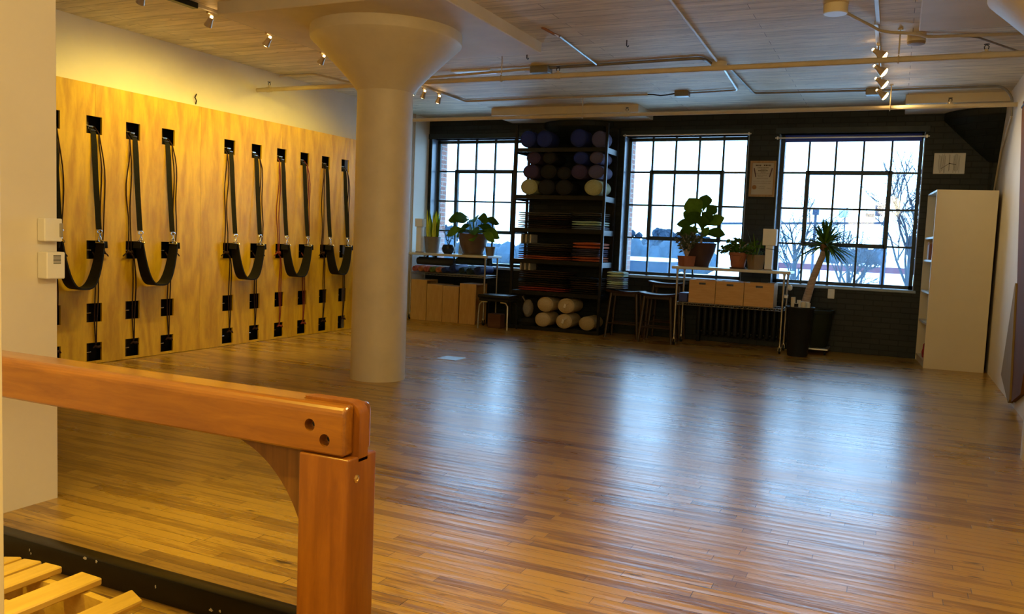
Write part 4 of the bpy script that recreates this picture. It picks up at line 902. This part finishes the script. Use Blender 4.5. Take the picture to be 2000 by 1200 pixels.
for k in range(22):
    a = random.uniform(0, 2 * PI); l = random.uniform(.25, .48)
    MB().leaf((.02 * math.cos(a), .02 * math.sin(a), .15), (math.cos(a) * .6, math.sin(a) * .5, 1.1 if k % 3 else 2.2), l, .028, bend=1.1 if k % 3 else .15, fold=.2, n=9, shape=2).build('leaf', LEAFGREY if k % 2 else LEAFG, t)
t = box_lantern('paper_lantern', 'white tiered paper lantern with a cord on the plant cart', -1.395, 10.52, ZT2, .085, .30, .155, .20)
MB().tube([(-.03, -.08, .26), (.05, -.09, .255), (.14, -.06, .225), (.2, -.02, .20)], .0035, 6).build('cord', BLKMET, t)
for i, (x0, x1) in enumerate(((-2.325, -2.0), (-1.993, -1.655), (-1.648, -1.30))):
    w = (x1 - x0) / 2; h = .285; t = thing('wooden_bin', ('left', 'middle', 'right')[i] + ' birch bin with a hand slot on the cart shelf', 'bin', ((x0 + x1) / 2, 10.425, .553), 0, 'birch bins on the cart'); e = .012
    f = MB().grid_solid((-w, w), (0, h), [(-.042, .042, h - .055, h - .030)], 0, e, 'Y').build('front_panel', BINW, t, smooth=False)
    MB().box((-w, .36 - e, 0), (w, .36, h)).build('back_panel', BINW, t, smooth=False)
    for s in (-1, 1): MB().box((min(s * w, s * (w - e)), e, 0), (max(s * w, s * (w - e)), .36 - e, h)).build('side_panel', BINW, t, smooth=False)
    MB().box((-w + e, e, 0), (w - e, .36 - e, e)).build('bottom_panel', BINW, t, smooth=False)
    tag(MB().box((x0 + .03, 10.46, .566), (x1 - .03, 10.75, .566 + (.255, .27, .25)[i]), .03, seg=2).build('cloth_pile', cloth('slate', (.12, .13, .17))), 'grey cloth filling the %s birch bin' % ('left', 'middle', 'right')[i], 'cloth')
tag(MB().box((-2.455, 10.44, .553), (-2.345, 10.74, .665), .006).build('storage_box', mat('blue_card', (.02, .04, .22), .5, 0, .1)), 'dark blue box on the cart shelf left of the bins', 'box')
t = thing('clip_lamp', 'small white clip lamp on the right end of the cart', 'lamp', (-1.165, 10.62, .80))
MB().lathe([(.0, 0), (.03, .004), (.036, .03), (.025, .05), (0, .055)], (0, 0, 0), 18, 'X', cap=False).build('shade', WHITEPL, t); MB().tube([(-.01, 0, 0), (-.015, .0, -.09)], .005, 6).box((-.04, -.02, -.13), (.01, .02, -.09), .003).build('clip', ZINC, t)

# ------------------------------------------------------------------ poster bin and dracaena
t = thing('waste_bin', 'tall black tapered bin holding rolled papers', 'bin', (-.985, 10.42, 0))
MB().lathe([(.001, .003), (.112, .0), (.118, .02), (.158, .565), (.166, .575), (.166, .59), (.154, .59), (.150, .56), (.11, .02), (.001, .015)], (0, 0, 0), 32, cap=False).build('body', BLKMET, t)
ROLLP = mat('rolled_paper', (.66, .60, .46), .7, 0, .06, 20.)
for i, (x, y, h, r_, lab) in enumerate(((-.10, -.02, .70, .026, 'tallest cream paper roll, at the cart side of the bin'), (-.03, .06, .665, .024, 'pale paper roll behind the dark capped one in the bin'), (-.05, -.085, .63, .022, 'short paper roll with a dark end in the bin'), (.045, -.075, .655, .028, 'stout paper roll at the front of the bin'), (.11, -.01, .64, .022, 'short cream paper roll beside the stout one'), (.08, .07, .65, .025, 'paper roll at the rear toward the palm trunk'))):
    t = thing('paper_roll', lab, 'paper roll', (-.985 + x * .62, 10.42 + y * .62, .03), 0, 'paper rolls in the black bin')
    t.rotation_euler = (-y * .35, x * .35, 0)
    MB().lathe([(r_, 0), (r_, h - .03), (r_ - .006, h - .03), (r_ - .006, .01)], (0, 0, 0), 16).build('roll', ROLLP, t)
    if i == 2: MB().lathe([(.001, h - .032), (r_ + .001, h - .032), (r_ + .001, h - .07), (.001, h - .07)], (0, 0, 0), 16, cap=False).build('dark_band', BLKMET, t)
t = thing('dracaena', 'leaning dragon tree with spiky crown beside the cart', 'plant', (-.86, 10.90, 0))
saucer_m[0] = TANPOT
MB().box((-.2, -.2, .055), (.2, .2, .08), .006).build('trolley', ZINC, t)
for sx in (-1, 1):
    for sy in (-1, 1): MB().lathe([(.028, -.012), (.032, 0), (.028, .012)], (sx * .16, sy * .16, .031), 16, 'X').build('wheel', BLKMET, t)
MB().lathe([(.001, .081), (.16, .081), (.17, .1), (.215, .50), (.232, .505), (.235, .54), (.215, .54), (.20, .47), (.001, .46)], (0, 0, 0), 30, cap=False).build('pot', mat('dark_green_pot', (.018, .024, .016), .5, 0, .1), t)
MB().lathe([(.001, .475), (.2, .472)], (0, 0, 0), 30, cap=False).build('soil', SOIL, t)
tp = Vector((.075, -.12, 1.27)); 
MB().tube([(-.14, -.05, .46), (-.10, -.06, .66), (-.04, -.08, .92), (.02, -.10, 1.10), tp], [.062, .050, .044, .040, .036], 14).build('trunk', BARK, t)
MB().lathe([(.03, -.02), (.06, .02), (.05, .07), (.02, .10), (.0, .11)], tp, 12, cap=False).build('crown_base', mat('dry_leaf_base', (.20, .10, .04), .8, 0, .3, 30.), t)
random.seed(4)
for k in range(100):
    a = random.uniform(0, 2 * PI); el = random.uniform(-.45, 1.5); d = Vector((math.cos(a) * math.cos(el), math.sin(a) * math.cos(el) * .9, math.sin(el)))
    MB().leaf(tp + Vector((0, 0, .05)) + d * .03, d, random.uniform(.29, .43), .040, bend=.22 if el > .3 else .32, fold=.22, n=6, shape=2).build('leaf', LEAFD if k % 3 else LEAFG, t)
t = thing('wall_outlet', 'white outlet box on the dark wall behind the dragon tree', 'outlet', (-.70, YB, .73))
MB().box((-.04, -.045, -.06), (.04, 0, .06), .004).build('box', WHITEPL, t); MB().box((-.03, -.049, -.045), (.03, -.044, .045), .003).build('face_plate', WHITEPL, t)

# ------------------------------------------------------------------ clock, certificate
t = thing('wall_clock', 'white rectangular clock with black bars on the dark wall', 'clock', (.50, YB, 2.352))
MB().box((-.165, -.03, -.122), (.165, 0, .122), .002).build('face', mat('clock_face', (.66, .65, .60), .5, 0, .03), t, smooth=False)
bars = MB(); random.seed(12)
for x in (-.112, -.098, -.088, -.079, -.066, -.056, -.046, .002, .044, .052, .06, .07, .081, .093, .105, -.003):
    z0_, z1_ = random.choice(((-.115, .115), (-.09, .11), (-.11, .09), (-.08, .1)))
    bars.box((x - .0011, -.0315, z0_), (x + .0011, -.0302, z1_))
BARS = mat('black_print', (.02, .018, .018), .6)
bars.build('bar_print', BARS, t, smooth=False)
MB().sweep([(0, -.034, 0), (-.085, -.034, -.062)], (0, 0, 1), .004, .002).build('minute_hand', BARS, t); MB().sweep([(0, -.036, 0), (.072, -.036, -.013)], (0, 0, 1), .006, .002).build('hour_hand', BARS, t); MB().lathe([(.007, -.04), (.007, -.03)], (0, 0, 0), 14, 'Y').build('hub', BARS, t)
t = thing('certificate', 'wood framed certificate with a gold seal on the dark wall between windows', 'picture', (-1.628, YB, 2.158))
w, h = .162, .230; FR = wood('frame_oak', (.26, .14, .05), (.40, .23, .09), 2, .4)
MB().grid_solid((-w, w), (-h, h), [(-w + .028, w - .028, -h + .028, h - .028)], -.03, -.002, 'Y').build('frame', FR, t, smooth=False)
MB().box((-w + .027, -.012, -h + .027), (w - .027, -.003, h - .027)).build('paper', mat('aged_paper', (.47, .40, .31), .6, 0, .04, 9.), t, smooth=False)
pr = MB(); random.seed(30)
def scribble(zc, x0, x1, hh):
    x = x0
    while x < x1:
        l = random.uniform(.006, .02); pr.box((x, -.0135, zc - hh * random.uniform(.6, 1)), (min(x + l, x1), -.0125, zc + hh)); x += l + random.uniform(.002, .006)
scribble(.172, -.095, -.022, .009); scribble(.173, .006, .095, .009)
for z_, a, b, hh in ((.142, -.07, .07, .004), (.124, -.03, .04, .003), (.104, -.06, .06, .0055), (.086, -.03, .035, .003), (.066, -.09, .1, .0022), (.048, -.07, .05, .002), (.03, -.06, .0, .002), (.005, -.075, .07, .002), (-.03, -.115, .11, .002), (-.055, -.115, .11, .0022), (-.10, -.04, .04, .002), (-.12, -.045, .03, .002), (-.12, .06, .115, .002)): scribble(z_, a, b, hh)
pr.build('script_lines', mat('faded_ink', (.10, .075, .06), .7), t, smooth=False)
MB().lathe([(.001, -.016), (.026, -.016), (.028, -.0125), (.026, -.012)], (-.098, 0, -.108), 20, 'Y', cap=False).build('seal', mat('bronze_seal', (.22, .10, .03), .4, .3), t)
orn = MB()
for s in (-1, 1):
    for k in range(7): orn.leaf((s * (.108 - .004 * k), -.0135, .14 - k * .016), (s * .3, 0, -1), .024, .014, up=(0, -1, 0), bend=0, fold=0, n=4)
orn.build('ribbon_print', mat('plum_print', (.10, .05, .07), .7), t)

# ------------------------------------------------------------------ bookshelf in the corner
bx0, bx1, by0, by1, bh = .365, .965, 10.32, 11.16, 1.985
t = thing('bookshelf', 'tall white bookshelf standing end on in the corner', 'bookshelf', ((bx0 + bx1) / 2, (by0 + by1) / 2, 0)); o_ = Vector((bx0, by0, 0)); SHR = .075; t.location = o_; t.rotation_euler = (0, 0, SHR)
SHW = mat('ivory_laminate', (.70, .62, .46), .42, 0, .02, 4.)
def bp(mb, nm, m=SHW):
    o = mb.build(nm, m, t, smooth=False); o.data.transform(Matrix.Translation(-o_)); return o
for y in (by0, by1 - .02): bp(MB().box((bx0, y, 0), (bx1, y + .02, bh), .0015), 'side_panel')
bp(MB().box((bx0, by0 + .02, bh - .02), (bx1, by1 - .02, bh)), 'top_panel'); bp(MB().box((bx1 - .012, by0 + .02, .0), (bx1, by1 - .02, bh - .02)), 'back_panel', mat('backing_tan', (.32, .22, .15), .6, 0, .06, 5.))
bp(MB().box((bx0 + .01, by0 + .02, 0), (bx0 + .03, by1 - .02, .07)), 'kick_board')
for z in (.08, .50, .85, 1.21, 1.47): bp(MB().box((bx0 + .004, by0 + .02, z - .022), (bx1 - .012, by1 - .02, z)), 'shelf')
for k in range(4):
    y = 10.95 - k * .045
    b_ = MB().box((.385, y, 1.211), (.55, y + .03, 1.211 + (.2, .17, .21, .18)[k]), .002).build('book', mat('book_%d' % k, ((.45, .2, .08), (.6, .5, .35), (.5, .3, .15), (.3, .12, .08))[k], .6))
    tag(b_, ('orange brown', 'cream', 'tan', 'dark red')[k] + ' book on the second shelf from the top of the white bookshelf', 'book', 'books in the white bookshelf')
    b_.data.transform(Matrix.Translation((-bx0, -by0, 0))); b_.location = (bx0, by0, 0); b_.rotation_euler = (0, 0, SHR)
t = thing('red_bag', 'crumpled red bag on the lowest shelf of the white bookshelf', 'bag', (.44, 10.74, .081))
b = MB().lathe([(.0, 0), (.10, .0), (.125, .06), (.10, .14), (.06, .19), (.03, .2), (.0, .2)], (0, 0, 0), 20, 'Z', (.7, 1.5), cap=False)
for v in b.bm.verts: v.co += v.co.normalized() * .012 * math.sin(v.co.x * 60 + v.co.z * 45 + v.co.y * 30)
b.build('body', cloth('bright_red', (.42, .015, .02)), t); MB().tube([(0, -.07, .18), (-.04, -.03, .24), (-.05, .04, .235), (-.02, .08, .17)], .008, 8).build('strap', cloth('bright_red', (.42, .015, .02)), t)

# ------------------------------------------------------------------ drape on the right wall
t = thing('wall_drape', 'brown drape with pale lining hanging on the right wall', 'curtain', (XR, 8.0, 0))
BRC = mat('brown_drape_cloth', (.14, .052, .006), .75, 0, .15, 4., .1, stretch=(1, 1, .1)); LIN = mat('pale_lining', (.24, .155, .04), .8, 0, .08, 6., stretch=(1, 1, .1))
def fold(polyYZ, t0, t1, nm, m):
    o = MB().prism(polyYZ, t0, t1, 'X').build(nm, m, t); o.data.transform(Matrix.Translation(-t.location)); return o
fold([(8.32, 1.05), (8.72, .20), (8.10, .04), (8.02, .08), (8.28, 1.05)], XR - .05, XR - .012, 'lining', LIN)
fold([(9.05, 2.62), (8.31, 1.03), (8.03, .06), (7.55, .20), (7.45, .42), (7.45, 2.7), (9.02, 2.7)], XR - .035, XR - .004, 'drape', BRC)
MB().tube([(-.03, -.58, 2.72), (-.03, 1.08, 2.66)], .012, 8).build('hanging_rail', BLKMET, t)

# ------------------------------------------------------------------ outdoors
SNOW = mat('snow', (.80, .84, .88), .7, 0, .05, .3, world=True); BLUT = mat('hazed_tree', (.006, .022, .045), .8, 0, .4, .5, world=True); BLUB = mat('hazed_brush', (.015, .042, .075), .8, 0, .45, .8, world=True)  # haze and lens glow put into the blue of trees and brush
HAZEBLUE = mat('hazed_blue_grey', (.011, .032, .065), .7, 0, .1, .4, world=True); TWIG = mat('hazed_branch', (.010, .028, .045), .8, 0, .3, 3.)  # same haze blue put into outdoor walls, poles and branches
struct('ground_outside', MB().box((-400, 14, -1.4), (200, 600, -1.0)), SNOW, 'snowy ground outside the windows', 'ground', smooth=False)
DT = [(-55.2, 110, 5.2, 4.6, 'dark round tree seen through the left window right of the fig plant'), (-65.6, 118, 4.2, 4.5, 'far tree seen through the left window beside the snake plant'), (-66.6, 126, 3.5, 3.4, 'low far tree seen through the left window above the dark bowl'), (-33.3, 110, 4.6, 3.4, 'far tree at the reveal edge of the middle window'), (-32.9, 121, 4.0, 3.0, 'second far tree from the reveal of the middle window'), (-27.5, 106, 4.7, 3.2, 'third far tree from the reveal of the middle window'), (-28.1, 120, 4.9, 3.4, 'far tree just left of the fiddle leaf fig in the middle window'), (-22.6, 104, 4.3, 3.0, 'far tree behind the fiddle leaf fig')]
BT = [(.32, 24, 4.6, .38, 'bare branching tree at the bookshelf side of the right window'), (-3.15, 30, 4.2, .45, 'bare branching tree at the lantern side of the right window'), (-1.2, 26, 2.9, .5, 'low bare tree behind the spiky palm crown')]
HG = [(-24, -14, 70, -1.0, 1.6, 'haze-blue brush across the bottom of the middle window'), (-48, -28, 70, -1.0, 1.0, 'haze-blue brush across the bottom of the left window'), (-13.5, -2., 180, -1.0, 2.4, 'strip of brush in the right window beyond the palm')]
def distant_tree(x, y, h, w, label, seed, m=BLUT, base=-1.0):
    random.seed(seed); t = thing('distant_tree', label, 'tree', (x, y, base), 0, 'trees along the horizon')
    MB().tube([(0, 0, 0), (.1, 0, h * .5)], [.25, .15], 8).build('trunk', TWIG, t)
    b = MB()
    for k in range(26):
        c = Vector((random.gauss(0, w * .24), random.gauss(0, w * .2), h * random.uniform(.42, .85))); r = w * random.uniform(.10, .19)
        q = bmesh.ops.create_icosphere(b.bm, subdivisions=2, radius=r, matrix=Matrix.Translation(c))
        for v in q['verts']: v.co += (v.co - c) * random.uniform(-.28, .35)
    b.build('crown', m, t, smooth=False)
for i, (x, y, h, w, lab) in enumerate(DT):
    distant_tree(x, y, h, w, lab, 50 + i)
def bare_tree(x, y, h, w, label, seed, n=9):
    random.seed(seed); t = thing('bare_tree', label, 'tree', (x, y, -1.0), 0, 'bare trees outside')
    MB().tube([(0, 0, 0), (.04, 0, h * .35), (0, 0, h * .6)], [.09, .07, .04], 8).build('trunk', TWIG, t)
    for k in range(n):
        a = 2 * PI * k / n + random.uniform(-.4, .4); z = h * random.uniform(.22, .55); b = MB()
        def grow(p, d, l, r, lv):
            q = p + d * l; mid = (p + q) / 2 + Vector((random.gauss(0, .05), random.gauss(0, .05), .03)) * l
            b.tube([p, mid, q], [r, r * .8, r * .6], 5)
            if lv == 0: return
            for j in range(3):
                e = (d + Vector((random.gauss(0, .55), random.gauss(0, .55), random.gauss(.12, .4)))).normalized(); grow(p + d * l * random.uniform(.5, 1), e, l * random.uniform(.5, .75), r * .6, lv - 1)
        grow(Vector((0, 0, z)), Vector((math.cos(a) * w, math.sin(a) * w * .7, 1)).normalized(), h * .3, .035, 4)
        b.build('branch', TWIG, t)
for i, (x, y, h, w, lab) in enumerate(BT): bare_tree(x, y, h, w, lab, 80 + i)
for i, (x0, x1, y, z0_, z1_, lab) in enumerate(HG):
    random.seed(100 + i); b = MB()
    n = int((x1 - x0) / 1.0)
    for k in range(n):
        c = Vector((x0 + (x1 - x0) * (k + .5) / n, y + random.uniform(-.6, .6), z0_ + (z1_ - z0_) * random.uniform(.3, .6))); 
        q = bmesh.ops.create_icosphere(b.bm, subdivisions=2, radius=1., matrix=Matrix.Translation(c))
        for v in q['verts']:
            dlt = v.co - c; v.co = c + Vector((dlt.x * 1.0, dlt.y * .8, dlt.z * (z1_ - z0_) * .5)) * random.uniform(.8, 1.2)
    tag(b.build('hedge', BLUB, smooth=False), lab, 'hedge', kind='stuff')


t = thing('warehouse', 'low haze-blue warehouse with snowy roof in the middle window', 'building', (-17.5, 62, -1.0))
MB().box((-2.6, -1.5, 0), (2.3, 1.5, 1.05)).build('wall', HAZEBLUE, t, smooth=False); MB().prism([(-1.8, 1.05), (1.8, 1.05), (1.8, 1.15), (0, 1.32), (-1.8, 1.15)], -2.8, 2.5, 'X').build('roof', SNOW, t, smooth=False)
t = thing('traffic_signal', 'traffic signal pole with mast arm outside the right window', 'traffic signal', (-.47, 40, -1.0))
MB().tube([(0, 0, 0), (0, 0, 4.75)], .11, 10).build('pole', HAZEBLUE, t); MB().tube([(0, 0, 3.62), (-7.6, 0, 3.38)], .05, 8).build('mast_arm', HAZEBLUE, t)
MB().box((-.48, -.06, 3.9), (-.14, -.02, 4.38), .01).build('sign_plate', HAZEBLUE, t)
s_ = MB().box((-.85, -.1, 3.86), (-.5, .1, 4.02), .02).build('signal_head', HAZEBLUE, t)
MB().lathe([(.05, -.16), (.06, -.1)], (-.76, 0, 3.94), 12, 'Y').lathe([(.05, -.16), (.06, -.1)], (-.59, 0, 3.94), 12, 'Y').build('visor', HAZEBLUE, s_)
t = thing('street_lamp', 'grey lamp post outside the right window left of the palm crown', 'lamp post', (-3.5, 41.2, -1.0))
MB().tube([(0, 0, 0), (0, 0, 4.1)], .06, 8).build('pole', HAZEBLUE, t); MB().box((-.14, -.1, 3.95), (.14, .1, 4.2), .02).build('lamp_head', HAZEBLUE, t)
t = thing('road_sign', 'pale road sign on a thin post outside the right window', 'sign', (-2.7, 50, -1.0))
MB().tube([(0, 0, 0), (0, 0, 4.3)], .035, 6).build('post', HAZEBLUE, t); MB().box((-.34, -.05, 4.22), (.34, -.02, 4.6), .01).build('panel', mat('pale_sign', (.24, .38, .36), .5, 0, .03), t)
t = thing('roadside_fence', 'low red brown fence crossing the lower right window', 'fence', (-3, 45, -1.0))
MB().box((-3.6, -.05, 1.32), (4.5, .05, 1.62)).build('rail_panel', mat('red_brown_board', (.09, .025, .045), .7, 0, .15, 1.), t, smooth=False)
for k in range(9): MB().box((-3.5 + k, -.05, 0), (-3.42 + k, .05, 1.4)).build('post', HAZEBLUE, t, smooth=False)
